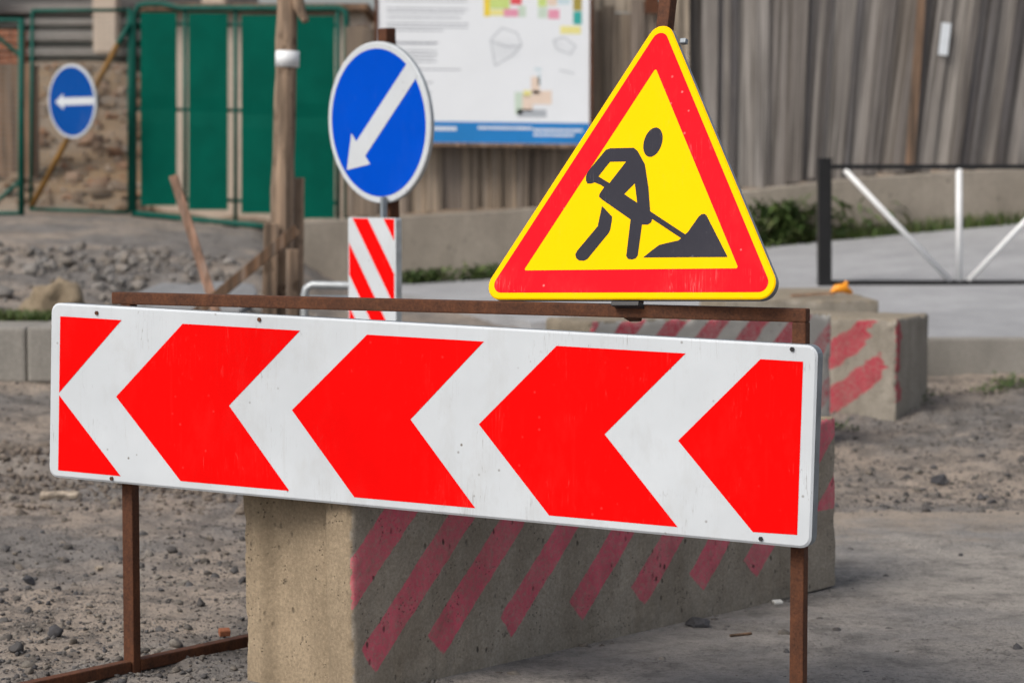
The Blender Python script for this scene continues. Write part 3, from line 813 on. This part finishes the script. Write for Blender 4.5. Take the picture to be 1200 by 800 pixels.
# sheet gate leaf
root = empty('sheet_gate', (G(270, 262).x, 23.1, G(270, 262).z - .03), 'wide green gate leaf with tall sheet metal panels behind the wooden pole', 'gate')
def dleaf(px): return 23.4 - (px - 155) / 250 * .6
def GL(px, py, e=0): return at(px, py, dleaf(px) + e)
mb = MB().tube([GL(157, 262), GL(157, 30), GL(158, 16), GL(163, 7), GL(172, 5), GL(190, 5), GL(210, 10), GL(398, 10), GL(405, 14), GL(406, 24), GL(406, 280)], .030, 10); mb.build('frame', tubeM, root, smooth=True)
MB().tube([GL(157, 250), GL(406, 275)], .030, 10).build('bottom_rail', tubeM, root, smooth=True)
MB().tube([GL(396, 14), GL(396, 262)], .022, 8).build('upright', tubeM, root, smooth=True)
MB().tube([GL(160, 28, .04), GL(396, 30, .04)], .018, 8).build('rail', tubeM, root); MB().tube([GL(160, 128, .04), GL(396, 131, .04)], .018, 8).build('rail', tubeM, root)
MB().tube([GL(160, 232, .04), GL(396, 238, .04)], .018, 8).build('rail', tubeM, root)
for px in (217, 276, 335): MB().tube([GL(px, 12, .02), GL(px, 256 + (px - 157) * .09, .02)], .020, 8).build('upright', tubeM, root, smooth=True)
for x0, x1, y0, y1 in ((165, 207, 15, 241), (221, 267, 16, 246), (283, 327, 18, 250), (344, 392, 19, 256)):
    mb = MB(); nx, ny = 10, 14
    top = [GL(x0 + (x1 - x0) * i / nx, y0, -.02 - .005 * math.sin(math.pi * i / nx)) for i in range(nx + 1)]
    bot = [GL(x0 + (x1 - x0) * i / nx, y1, -.02 - .005 * math.sin(math.pi * i / nx)) for i in range(nx + 1)]
    vs = []
    for j in range(ny + 1):
        for i in range(nx + 1):
            p = top[i].lerp(bot[i], j / ny); p.y += .010 * math.exp(-((j / ny - .5) / .03) ** 2) + .008 * fbm((p.x * 3, p.z * 2, x0), 2); vs.append(p)
    mb.add(vs, [(j * 11 + i, (j + 1) * 11 + i, (j + 1) * 11 + i + 1, j * 11 + i + 1) for j in range(ny) for i in range(nx)])
    b = mb.build('sheet_panel', M['green'], root, smooth=True)
    md = b.modifiers.new('thick', 'SOLIDIFY'); md.thickness = .004; md.offset = 1; md.use_even_offset = True; b.data.polygons.foreach_set('use_smooth', [False] * len(b.data.polygons))

# ------------------------------------------------------------------ wooden pole and planks
def trunk(pts, rs, n=14, seed=0):
    mb = MB(); P2 = []; r2 = []
    for i in range(len(pts) - 1):
        for k in range(8):
            t = k / 8; P2.append(V(pts[i]).lerp(V(pts[i + 1]), t)); r2.append(rs[i] * (1 - t) + rs[i + 1] * t)
    P2.append(V(pts[-1])); r2.append(rs[-1]); mb.tube(P2, r2, n)
    for v in mb.v: v += V((fbm(v * 5 + V((seed, 0, 0)), 3), fbm(v * 5 + V((0, seed, 3)), 3), 0)) * .012
    return mb
DPOL = 14.0
gz = ground_z(at(325, 400, DPOL).x, DPOL)
pb = at(326, 400, DPOL); pb.z = gz - .15; pt = at(339, -90, DPOL)
root = empty('wooden_pole', (pb.x, pb.y, gz), 'rough upright timber pole with a white band, in front of the green sheet gate', 'wooden pole')
trunk([pb, pb.lerp(pt, .5), pt], [.082, .066, .056], 14, 3).build('trunk', M['pole_wood'], root, smooth=True)
a, b = at(336.5, 79, DPOL), at(337, 60, DPOL)
MB().tube([a, b], .0695, 20).build('band', M['white_tape'], root, smooth=True)
trunk([at(341, -30, DPOL - .03), at(350, 8, DPOL - .05), at(360, 26, DPOL - .06)], [.03, .035, .02], 9, 5).build('branch_stub', M['pole_wood'], root, smooth=True)
for (a, b, w, t) in ((at(349, 208, DPOL + .05), at(347, 420, DPOL + .05), .075, .03), (at(318, 262, DPOL - .1), at(313, 420, DPOL - .1), .085, .03), (at(343, 292, DPOL - .09), at(341, 420, DPOL - .09), .07, .03)):
    b = V(b); b.z = gz - .1
    mb = MB(); mb.bar(b, a, w, t, V((.2, -1, 0))); mb.build('stake', M['pole_wood'], root, bevel=.006)
a, b = at(349, 268, 13.75), at(205, 388, 13.75); 
mb = MB(); mb.bar(b, a, .045, .062, V((0, 0, 1))); tag(mb.build('wooden_plank', M['dark_plank'], bevel=.004), 'brown plank leaning up to the right against the foot of the timber pole', 'plank')
a, b = at(203, 206, 13.9), at(262, 392, 13.7)
mb = MB(); mb.bar(b, a, .052, .03, V((0, -1, .2))); tag(mb.build('wooden_stake', M['stake_wood'], bevel=.004), 'thin reddish stake tilting left with its top in front of the green panels', 'stake')

# ------------------------------------------------------------------ fence, low wall, info board
DF = 22.0
def plinth_top(x):         # world z of the plinth's top along the fence
    px = pxof(x, DF); pts = [(355, 259), (620, 244), (880, 222), (1000, 208), (1200, 196), (1700, 166)]
    for (x0, y0), (x1, y1) in zip(pts, pts[1:]):
        if px <= x1 or x1 == 1700:
            return at(600, y0 + (y1 - y0) * (px - x0) / (x1 - x0), DF).z
mb = MB(); xs = np.linspace(at(352, 250, DF).x, 8.2, 90); vs = []; fs = []
for i, x in enumerate(xs):
    zt = plinth_top(x) + .008 * fbm((x * 3, 0, 0), 3); zb_ = ground_z(x, DF, False) - .25
    w = .01 * fbm((x * 2, 4, 0), 3)
    vs += [V((x, DF - .20 + w, zb_)), V((x, DF - .20 + w, zt - .015)), V((x, DF - .185 + w, zt)), V((x, DF + .2, zt)), V((x, DF + .2, zb_))]
for i in range(len(xs) - 1):
    for k in range(4): fs.append((i * 5 + k, (i + 1) * 5 + k, (i + 1) * 5 + k + 1, i * 5 + k + 1))
fs += [(0, 1, 2, 3, 4), tuple((len(xs) - 1) * 5 + k for k in (4, 3, 2, 1, 0))]
mb.add(vs, fs); tag(mb.build('low_wall', M['plinth']), 'low rough concrete wall running under the board fences and rising to the right', 'wall')

def board_fence(name, label, x0, x1, mat, wmin, wmax, lean, height, d, gap=.006):
    root = empty(name, ((x0 + x1) / 2, d, plinth_top((x0 + x1) / 2)), label, 'fence')
    mb = MB(); x = x0; flip = False; bc = []
    while x < x1:
        w = random.uniform(wmin, wmax); w = min(w, x1 - x + .02)
        z0 = plinth_top(x + w / 2) + .004; h = height + random.uniform(-.06, .06)
        a = lean(x) + R(random.uniform(-.3, .3)); t = random.uniform(.016, .026)
        flip = not flip; dy = (.034 if flip else 0) + random.uniform(-.006, .003)
        Mx = Matrix.Rotation(a, 3, 'Y') @ Matrix.Rotation(R(random.uniform(-2, 2)), 3, 'Z')
        base = V((x + w / 2, d - .02 + dy, z0 + random.uniform(0, .02)))
        bw = w + ((.26 if 1.8 < x < 3.8 else .10) if flip else -.016)
        bc += [(x + sx * bw / 2, sy * t, z0 + (sz + 1) * h / 2) for sx in (-1, 1) for sy in (-1, 1) for sz in (-1, 1)]
        mb.box(base + Mx @ V((0, 0, h / 2)), (w + ((.26 if 1.8 < x < 3.8 else .10) if flip else -.016), t, h), Mx)
        x += w
    bp = mb.build('board_panel', mat, root)
    bp.data.attributes.new('board_coord', 'FLOAT_VECTOR', 'POINT').data.foreach_set('vector', [q for t in bc for q in t])
    for zz in (.35, 1.6):
        m = MB(); m.bar((x0, d + .06, plinth_top(x0) + zz), (x1, d + .06, plinth_top(x1) + zz), .05, .09); m.build('rail', M['plank_wood'], root)
    x = x0 + .1
    while x < x1:
        m = MB(); m.box((x, d + .135, plinth_top(x) + height / 2), (.1, .08, height)); m.build('post', M['plank_wood'], root); x += 1.9
    return root
xa, xm, xe = at(411, 200, DF).x, at(806, 100, DF).x, 8.0
board_fence('board_fence', 'brown vertical board fence behind the white information board', xa, xm - .12, M['brown_boards'], .10, .17, lambda x: 0, 1.74, DF + .02)
fb = board_fence('board_fence', 'tall weathered grey board fence on the right, its boards leaning right', xm + .03, xe, M['grey_boards'], .075, .165, lambda x: R(7.0) * sstep(1.9, 3.6, x), 2.95, DF - .02)
a, b = at(1066, 196, DF - .1), at(1084, -60, DF - .1)
mb = MB(); mb.bar(a, b, .075, .018, V((0, -1, 0))); mb.build('orange_brown_board', M['plank_wood'], fb)
# pale corner post between the two sections
o = at(799, 100, DF - .05)
mb = MB(); mb.box((o.x, DF - .08, plinth_top(o.x) + 1.2), (.12, .1, 2.4)); tag(mb.build('corner_post', M['pale_planks'], bevel=.006), 'pale timber corner post between the brown and grey board fences', 'post')
# horizontal pale planks and one orange board above the brown fence
for k, (y0, y1) in enumerate(((14, -4), (-6, -24), (-26, -44))):
    a, b = at(693, (y0 + y1) / 2, DF + .05), at(762, (y0 + y1) / 2 + 1, DF + .05)
    mb = MB(); mb.bar(a, b, .025, (y0 - y1) / 129.); tag(mb.build('timber_plank', M['pale_planks']), ('lowest', 'middle', 'topmost')[k] + ' of the pale horizontal planks above the brown fence, right of the information board', 'plank', 'pale planks above the brown fence')
a, b = at(764, 16, DF - .05), at(764, -50, DF - .05)
mb = MB(); mb.bar(b, a, .13, .02, V((0, -1, 0))); tag(mb.build('rusty_sheet', M['rust']), 'rusty orange strip hanging behind the top of the triangular sign', 'metal sheet')
a = at(1107, 46, DF - .09)
mb = MB(); Mx = Matrix.Rotation(R(6), 3, 'Y'); mb.box((a.x, DF - .088, a.z), (.085, .004, .29), Mx); tag(mb.build('paper_notice', M['paper']), 'small white paper strip pinned high on the grey board fence', 'notice')

# information board
x0, x1 = at(443, 0, 21.75).x, at(691, 0, 21.75).x
zt = at(443, -55, 21.75).z; zb1 = at(560, 168, 21.75).z
FI = frame(((x0 + x1) / 2, 21.75, zb1), V((1, 0, -.012)).normalized(), (0, 0, 1), (0, -1, 0))
root = empty('information_board', ((x0 + x1) / 2, 21.8, zb1), 'large white construction information board with a blue bottom strip on the brown fence', 'information board')
W2 = (x1 - x0) / 2; H2 = zt - zb1
def Fx(px): return (px - 567) / 130.25
def Fy(py): return (168 - py) / 130.25
mb = MB(); mb.prism(FI, [(-W2, 0), (W2, 0), (W2, H2), (-W2, H2)], -.03, 0); mb.build('panel', M['board_white'], root)
mb = MB(); mb.prism(FI, [(-W2 + .004, .004), (W2 - .004, .004), (W2 - .004, .19), (-W2 + .004, .19)], .001, .002); mb.build('blue_strip', M['board_blue'], root)
mats = [M['ink_text'], M['ink_line'], M['ink_yellow'], M['ink_lime'], M['ink_red'], M['ink_pink'], M['ink_peach'], M['ink_sage'], M['ink_teal'], M['ink_olive'], M['ink_sky'], M['ink_lemon'], M['board_white']]
mb = MB(); rnd = random.Random(4)
def rect(px0, py0, px1, py1, mi, h=.001): mb.poly(FI, [[(Fx(px0), Fy(py1)), (Fx(px1), Fy(py1)), (Fx(px1), Fy(py0)), (Fx(px0), Fy(py0))]], h, mi)
def words(px0, px1, py, hgt, mi, h=.001, gap=.8, wd=(2.0, 7.0)):
    x = px0
    while x < px1:
        w = rnd.uniform(*wd); rect(x, py - hgt / 2, min(x + w, px1), py + hgt / 2, mi, h); x += w + gap
for y in list(range(-40, 8, 4)): words(453, 548, y, 1.1, 0)
for y, e in ((13, 549), (17, 545), (23, 540), (30, 549), (34, 548), (38, 520), (52, 514), (53.5, 512), (62, 512), (66, 513), (70, 510), (74, 512), (83, 540), (98, 508), (110, 506)): words(454, e, y, 1.3, 0)
mb.build('lettering', mats, root); mb = MB()
for q in ((567, -30, 574, 21, 2), (574, -2, 597, 12, 3), (598, -6, 611, 7, 4), (574, 13, 590, 20, 11), (590, 12, 607, 21, 5), (607, 8, 616, 21, 7)): rect(*q)
mb.build('colour_plan', mats, root); mb = MB()
for q in ((630, -16, 640, 9, 3), (641, -6, 652, 8, 6), (642, 12, 655, 23, 5), (653, -10, 667, 6, 10), (630, 10, 641, 22, 7), (671, -30, 681, 13, 9), (671, 14, 681, 29, 8), (656, 31, 680, 40, 11)): rect(*q)
mb.build('colour_plan', mats, root); mb = MB()
def lineseg(p, q, w=.55, mi=1):
    p, q = V(p), V(q); d = (q - p).normalized(); e = V((-d.y, d.x)) * w
    mb.poly(FI, [[(Fx(a.x), Fy(a.y)) for a in (p - e, q - e, q + e, p + e)]], .0012, mi)
for pl_ in (((575, 48), (588, 34), (606, 40), (611, 54), (600, 66), (580, 78), (575, 48)), ((576, 50), (594, 56), (611, 54)), ((648, 48), (660, 44), (674, 54), (668, 64), (652, 58), (648, 48)), ((655, 82), (672, 86))):
    for p, q in zip(pl_, pl_[1:]): lineseg(p, q)
for k in range(7): lineseg((580 + k * 4, 47 - k * .6), (582 + k * 4, 72 - k * 1.6), .10)
for k in range(6): lineseg((650 + k * 3.6, 47 + k), (652 + k * 3.2, 57 + k), .10)
for k in range(5): lineseg((577, 51 + k * 4.5), (608, 55 + k * 3), .09)
mb.build('outline_drawing', mats, root); mb = MB()
for q in ((603, 108, 612, 134, 7), (612, 112, 624, 130, 6), (622, 90, 632, 110, 6), (624, 106, 646, 122, 6), (630, 86, 633, 100, 10), (613, 106, 622, 113, 11), (626, 80, 634, 83, 10), (606, 128, 640, 137, 1)): rect(*q)
mb.build('building_drawing', mats, root); mb = MB()
words(506, 535, 151.5, 4.5, 12, .003, .9, (2.5, 4.5)); words(560, 624, 150, 3.2, 12, .003, .8, (2, 5)); words(625, 682, 152, 3.2, 12, .003, .8, (2, 5)); words(625, 672, 157.5, 2.8, 12, .003, .8, (2, 5))
mb.build('lettering', mats, root)
for a, b in (((-W2 - .015, -.01), (-W2 - .015, H2)), ((W2 + .015, -.01), (W2 + .015, H2)), ((-W2 - .03, -.016), (W2 + .03, -.016))):
    m = MB(); m.bar(FI(a[0], a[1], -.01), FI(b[0], b[1], -.01), .03, .04, V((0, -1, 0))); m.build('edge_strip', M['plank_wood'] if a[0] != b[0] else M['rust'], root)

# ------------------------------------------------------------------ railing on the pavement
DR = 18.0
def Q(px, py): return at(px, py, DR)
zb_ = at(966, 334, DR).z
root = empty('railing', (Q(966, 334).x, DR, zb_), 'black pavement railing with white diagonal braces in front of the grey fence', 'railing')
for px in (966, 1281, 1596):
    a, b = Q(px, 188), Q(px, 334); b.z = min(b.z, pave_z(b.x, DR)) - .03
    m = MB(); m.bar(b, a, .10, .10, V((0, -1, 0))); m.build('post', M['black_paint'], root, bevel=.008)
    m = MB(); m.box(a + V((0, 0, .008)), (.112, .112, .016)); m.build('cap', M['black_paint'], root, bevel=.004)
for py in (195.5, 331):
    for x0, x1 in ((972, 1275), (1287, 1590)):
        m = MB(); m.bar(Q(x0, py), Q(x1, py), .035, .036); m.build('rail', M['black_paint'], root, bevel=.004)
for k in (0, 315):
    for (a, b, w) in (((1124, 198), (1124, 329), .05), ((990, 199), (1113, 329), .042), ((1259, 199), (1135, 329), .042)):
        m = MB(); m.tube([Q(a[0] + k, a[1]), Q(b[0] + k, b[1])], w / 2, 12); m.build('brace', M['white_paint'], root, smooth=True)

# ------------------------------------------------------------------ building site behind the gate
def wallbox(mb, px0, px1, py0, py1, d, t=.2):
    a, b = at(px0, py1, d), at(px1, py0, d); mb.box(((a.x + b.x) / 2, d + t / 2, (a.z + b.z) / 2), (b.x - a.x, t, b.z - a.z)); return mb
root = empty('site_hut', (at(290, 250, 25.5).x, 25.6, 1.0), 'pale plastered hut wall showing through the gaps of the green sheet gate', 'hut')
wallbox(MB(), 168, 425, 12, 300, 25.5, 1.6).build('wall', M['stucco'], root, bevel=.01)
wallbox(MB(), 160, 432, 4, 12, 25.3, 2.0).build('roof', M['plank_wood'], root, bevel=.01)
root = empty('unfinished_building', (at(90, 60, 38).x, 38, 2.5), 'grey unfinished concrete building with slab edges far behind the mesh gate', 'building')
for y0, y1 in ((-70, -45), (4, 16), (22, 30), (36, 48), (56, 66)):
    wallbox(MB(), -260, 300, y0, y1, 37.8, .55).build('floor_slab', M['building'], root, bevel=.02)
wallbox(MB(), -260, 300, -60, 95, 38.3, .3).build('back_wall', M['building'], root)
for px in (122, -40, 250): wallbox(MB(), px - 13, px + 13, -60, 62, 37.2, .4).build('column', M['stucco'], root, bevel=.02)
o = at(3, 45, 26.5)
mb = MB(); rb = random.Random(2)
for i in range(5):
    for j in range(3): mb.box((o.x - .1 + j * .14, o.y + rb.uniform(-.02, .02), o.z - .25 + i * .075), (.125, .25, .065))
root = empty('brick_stack', (o.x, o.y, o.z - .8), 'small stack of reddish bricks on a support at the far left edge', 'brick stack')
mb.build('bricks', M['brick'], root)
mb = MB(); gzz = ground_z(o.x, o.y, False); mb.box((o.x + .05, o.y, (o.z - .29 + gzz - .1) / 2), (.6, .4, o.z - .29 - gzz + .1)); mb.build('support', M['plank_wood'], root)

# ------------------------------------------------------------------ stones, slab, boulder, plants
def ico(sub, seed, flat=.7, cuts=18):
    bm = bmesh.new(); bmesh.ops.create_icosphere(bm, subdivisions=sub, radius=1)
    S = V((seed * 5.3, seed * 2.1, seed))
    pl = [(V((random.gauss(0, 1), random.gauss(0, 1), random.gauss(0, 1))).normalized(), random.uniform(.42, .78)) for _ in range(cuts)]
    for v in bm.verts:
        p = v.co * (1 + .45 * fbm(v.co * 1.2 + S, 2))
        for n, d in pl:
            k = p.dot(n) - d
            if k > 0: p = p - n * k
        v.co = V((p.x, p.y, p.z * flat))
    bm.verts.ensure_lookup_table()
    v = np.array([tuple(q.co) for q in bm.verts]); f = np.array([[q.index for q in t.verts] for t in bm.faces]); bm.free(); return v, f
TS = [ico(1, i, random.uniform(.5, .85)) for i in range(9)]; TB = [ico(2, 20 + i, random.uniform(.6, .85)) for i in range(9)]
def scatter(name, mat, spots, sink=.35):
    av, af, base = [], [], 0
    for (x, y, s) in spots:
        v, f = random.choice(TB if s > .02 else TS)
        a, b = random.uniform(0, 6.28), random.uniform(-.4, .4)
        ca, sa, cb, sb = math.cos(a), math.sin(a), math.cos(b), math.sin(b)
        sc = np.array([s * random.uniform(.8, 1.3), s * random.uniform(.7, 1.1), s])
        w = v * sc
        w = np.stack([w[:, 0], w[:, 1] * cb - w[:, 2] * sb, w[:, 1] * sb + w[:, 2] * cb], 1)
        w = np.stack([w[:, 0] * ca - w[:, 1] * sa, w[:, 0] * sa + w[:, 1] * ca, w[:, 2]], 1)
        w = w + np.array([x, y, ground_z(x, y) + s * (.6 - sink)])
        av.append(w); af.append(f + base); base += len(v)
    v = np.concatenate(av); f = np.concatenate(af)
    me = bpy.data.meshes.new(name); me.vertices.add(len(v)); me.vertices.foreach_set('co', v.ravel())
    me.loops.add(len(f) * 3); me.loops.foreach_set('vertex_index', f.ravel().astype(np.int32))
    me.polygons.add(len(f)); me.polygons.foreach_set('loop_start', np.arange(0, len(f) * 3, 3, dtype=np.int32)); me.polygons.foreach_set('loop_total', np.full(len(f), 3, dtype=np.int32))
    me.materials.append(mat); me.update(); me.validate()
    o = bpy.data.objects.new(name, me); COL.objects.link(o); return tag(o, kind='stuff')
def in_block(x, y):
    p = V((x - QN.x, y - QN.y, 0)); a = p.dot(DN); b = p.dot(V((-DN.y, DN.x, 0))); return -.03 < a < 2.41 and -.02 < b < .43
def dens(x, y):
    px = pxof(x, y)
    if y > 13.3 and px > 470 and y > 14.9: return 0
    r = y - road_edge(x); onroad = r < 0 and x > -.25
    cl = sstep(-.25, .35, fbm((x * .9, y * .8, 3), 4))
    if onroad:
        return .06 + .5 * math.exp(-(r / .22) ** 2)
    if px > 760 and y < 15:
        return .55 + 1.0 * math.exp(-((r - .12) / .28) ** 2) + .55 * cl + .5 * sstep(13.5, 14.8, y)
    if px < 420 and y < 13: return .16 + .5 * cl ** 1.5 + .45 * math.exp(-((y - 7.1) / .7) ** 2) + .5 * math.exp(-(((px - 235) / 60) ** 2 + ((y - 9.0) / .9) ** 2))
    return .35 + .6 * cl
spots = []
for _ in range(75000):
    y = 6.3 + (15.0 - 6.3) * rng.random() ** 1.25; hw = y * .235
    x = (rng.random() * 2 - 1) * hw
    if in_block(x, y): continue
    if rng.random() > dens(x, y): continue
    s = min(.034, float(np.exp(rng.normal(-5.3, .66))))
    spots.append((x, y, s))
spots = spots[:30000]
# crumbs along the foot of the near block
for _ in range(500):
    t = rng.random() * 2.4; e = abs(rng.normal(0, .035)) + .004
    p = QN + DN * t + V((DN.y, -DN.x, 0)) * e; spots.append((p.x, p.y, float(np.exp(rng.normal(-5.2, .5)))))
for _ in range(60000):               # grit
    y = 6.3 + 7.0 * rng.random() ** 1.2; x = (rng.random() * 2 - 1) * y * .225
    if in_block(x, y): continue
    r = y - road_edge(x)
    k = .28 if (r < 0 and x > -.25) else .25 + .75 * sstep(-.3, .25, fbm((x * 1.3, y * 1.1, 8), 4))
    if rng.random() < k: spots.append((x, y, float(np.exp(rng.normal(-5.75, .25)))))
scatter('gravel', M['gravel'], spots, .48)
cl = []
for _ in range(4200):                # clods in the churned strip on the left
    x = rng.uniform(-2.6, -.5); y = 11.0 + .12 * x + rng.normal(0, .4)
    cl.append((x, y, float(np.exp(rng.normal(-4.35, .45)))))
scatter('mud_clods', M['clod'], cl, .45)
rb = []
for _ in range(5200):                # rubble on the bank, left middle distance
    y = rng.uniform(13.3, 18.6); px = rng.uniform(-30, 330); x = (px - 600) / F_PX * y
    if rng.random() > .25 + .75 * sstep(-.2, .3, fbm((x * .8, y * .7, 1), 3)): continue
    rb.append((x, y, min(.10, float(np.exp(rng.normal(-4.15, .65))))))
for _ in range(1500):
    y = rng.uniform(12.5, 16.5); px = rng.uniform(330, 760); x = (px - 600) / F_PX * y
    rb.append((x, y, min(.05, float(np.exp(rng.normal(-4.4, .5))))))
scatter('rubble', M['rubble'], rb)

fb_ = []
for _ in range(700):                 # debris on the earth bank of the building site
    y = rng.uniform(25, 35); px = rng.uniform(-60, 180); fb_.append(((px - 600) / F_PX * y, y, min(.22, float(np.exp(rng.normal(-2.8, .5))))))
scatter('debris', M['debris'], fb_, .5)
def rock(name, label, px, py, d, size, mat, seed, cat='rock', group=None, flat=.8, cuts=11):
    p = at(px, py, d); v, f = ico(4, seed, flat, cuts)
    mb = MB(); z = ground_z(p.x, d)
    vs = [V((p.x + a[0] * size[0], d + a[1] * size[1], z + (a[2] * .9 + .45) * size[2])) for a in v]
    for q in vs: q += V((fbm(q * 9, 3), fbm(q * 9 + V((5, 0, 0)), 3), fbm(q * 9 + V((0, 5, 0)), 3))) * size[0] * .16
    mb.add(vs, [tuple(t) for t in f]); o = mb.build(name, mat, smooth=True); tag(o, label, cat, group); return o
rock('boulder', 'brown rounded boulder on the rubble bank, just above the left kerb', 66, 350, 14.1, (.19, .18, .24), M['boulder'], 37, 'boulder', None, 1.0, 0)
rock('stone', 'dark round stone lying alone on the dirt left of the rusty leg', 33, 680, 8.45, (.032, .03, .026), M['dark_stone'], 41, 'stone')
rock('stone', 'dark stone beside the lower right foot of the near striped concrete block', 821, 742, 7.55, (.045, .04, .035), M['dark_stone'], 42, 'stone')
rock('stone', 'dark stone at the gravel edge of the asphalt, right of the concrete blocks', 1102, 572, 11.1, (.05, .05, .045), M['dark_stone'], 43, 'stone')
# flat concrete slab sunk in the bank
a, b = at(158, 336, 15.6), at(292, 343, 15.2)
c = (a + b) / 2; Mx = Matrix.Rotation(R(-7), 3, 'Z') @ Matrix.Rotation(R(15), 3, 'X')
fs_ = frame((c.x, c.y, c.z - .02), Mx @ V((1, 0, 0)), Mx @ V((0, 1, 0)), Mx @ V((0, 0, 1)))
mb = MB(); mb.prism(fs_, [(-.30, -.33), (-.12, -.38), (.40, -.36), (.43, .02), (.36, .22), (.12, .27), (-.06, .20), (-.25, .24), (-.36, .02)], -.12, 0)
tag(mb.build('concrete_slab', M['slab'], bevel=.02), 'flat grey concrete slab sunk in the rubble behind the thin stake', 'concrete slab')

def blades(name, spots, mat, hmin, hmax, w=.006, leafy=False):
    mb = MB()
    for (x, y, z) in spots:
        h = random.uniform(hmin, hmax); a = random.uniform(0, 6.28); t = random.uniform(.1, .7) * h
        d = V((math.cos(a), math.sin(a), 0)); e = V((-d.y, d.x, 0)) * (w * random.uniform(.6, 1.5))
        p = V((x, y, z))
        if leafy:
            p = p + V((0, 0, random.uniform(0, hmax * .8))); tip = p + d * h * .6 + V((0, 0, random.uniform(-.3, .6) * h)); m = (p + tip) / 2 + V((0, 0, h * .12))
            mb.add([p, m - e, tip, m + e], [(0, 1, 2, 3)])
        else:
            m = p + d * t * .35 + V((0, 0, h * .6)); tip = p + d * t + V((0, 0, h))
            mb.add([p - e, p + e, m + e * .7, m - e * .7, tip], [(0, 1, 2, 3), (3, 2, 4)])
    return tag(mb.build(name, mat), kind='stuff')
sp = []
for _ in range(1900):
    x = at(rng.uniform(-40, 62), 380, 13.8).x; y = 13.62 + rng.random() * .4; sp.append((x, y, max(.59, ground_z(x, y))))
blades('grass', sp, M['grass'], .04, .10, .007)
sp = []
for _ in range(7000):
    px = rng.uniform(868, 1330); y = 21.55 + rng.random() * .22; x = (px - 600) / F_PX * y
    k = .55 + .45 * fbm((x * 1.7, 0, 2), 3)
    if px > 1010: k *= .5
    if rng.random() < k: sp.append((x, y, pave_z(x, y) - .04))
blades('grass', sp, M['grass'], .06, .20, .008)
sp = []
for _ in range(600):
    px = 912 + abs(rng.normal(0, 1)) * rng.choice((-26, 16, 60)); y = 21.45 + rng.random() * .3; x = (px - 600) / F_PX * y
    sp.append((x, y, pave_z(x, y) - .03))
blades('weeds', sp, M['weed'], .14, .42, .022, True)
sp = []
for _ in range(1700):
    px = rng.uniform(470, 590); y = 21.5 + rng.random() * .25; x = (px - 600) / F_PX * y
    if rng.random() < .45 + .5 * fbm((x * 3, 5, 2), 2): sp.append((x, y, pave_z(x, y) - .05))
blades('weeds', sp, M['weed'], .06, .17, .016, True)
sp = []
for (px, py, d, n) in ((1185, 452, 14.6, 160), (1165, 462, 14.2, 90), (237, 335, 14.9, 60), (1072, 492, 13.9, 80), (978, 492, 12.9, 70)):
    p = at(px, py, d)
    for _ in range(n):
        x, y = p.x + rng.normal(0, .07), d + rng.normal(0, .07); sp.append((x, y, ground_z(x, y)))
blades('weeds', sp, M['weed'], .02, .06, .010, True)

# bits of litter and sticks
def scrap(name, label, px, py, z, size, mat, rot, cat):
    p = atz(px, py, z); z = ground_z(p.x, p.y) + size[2] / 2 + .008
    mb = MB(); mb.box((p.x, p.y, z), size, Matrix.Rotation(rot, 3, 'Z') @ Matrix.Rotation(.25, 3, 'X'))
    tag(mb.build(name, mat, bevel=min(size) * .2), label, cat)
scrap('paper_scrap', 'tiny white scrap on the asphalt beside the right leg of the stand', 911, 709, 0, (.032, .022, .008), M['litter'], .4, 'litter')
scrap('twig', 'short dark twig lying on the asphalt in front of the striped block', 868, 747, 0, (.08, .008, .007), M['plank_wood'], .5, 'twig')
scrap('wood_chip', 'small pale wood chip on the dirt left of the rusty leg', 116, 667, 0, (.025, .02, .01), M['pale_planks'], .9, 'wood chip')
scrap('wood_chip', 'flat light board offcut on the churned dirt at the left edge', 70, 603, 0, (.16, .05, .02), M['pale_planks'], .1, 'wood chip')
scrap('brick_chip', 'small orange brick chip on the gravel between the rusty leg and the block', 263, 747, 0, (.035, .028, .02), M['brick'], .3, 'brick chip')

# ------------------------------------------------------------------ light
SUN_DIR = V((-.76, -.65, 0)).normalized(); EL = R(46)
to_sun = V((SUN_DIR.x * math.cos(EL), SUN_DIR.y * math.cos(EL), math.sin(EL)))
sl = bpy.data.lights.new('sun', 'SUN'); sl.energy = 1.5; sl.angle = R(26); sl.color = (1, .93, .83)
so = bpy.data.objects.new('sun', sl); COL.objects.link(so); so.rotation_euler = (-to_sun).to_track_quat('-Z', 'Y').to_euler()
w = bpy.data.worlds.new('World'); scene.world = w; w.use_nodes = True
nt = w.node_tree; bg = nt.nodes['Background']
sky = nt.nodes.new('ShaderNodeTexSky'); sky.sky_type = 'NISHITA'; sky.sun_disc = False
sky.sun_elevation = EL; sky.sun_rotation = math.atan2(to_sun.x, to_sun.y)
sky.dust_density = 4; sky.air_density = 1.0; sky.ozone_density = 1.0
hs = nt.nodes.new('ShaderNodeHueSaturation'); hs.inputs['Saturation'].default_value = .45
nt.links.new(sky.outputs[0], hs.inputs['Color']); nt.links.new(hs.outputs[0], bg.inputs['Color'])
bg.inputs['Strength'].default_value = .10
vs_ = scene.view_settings; vs_.view_transform = 'Standard'; vs_.look = 'None'; vs_.exposure = .52; vs_.gamma = 1; vs_.use_curve_mapping = False
scene.cycles.max_bounces = 6; scene.cycles.use_denoising = True
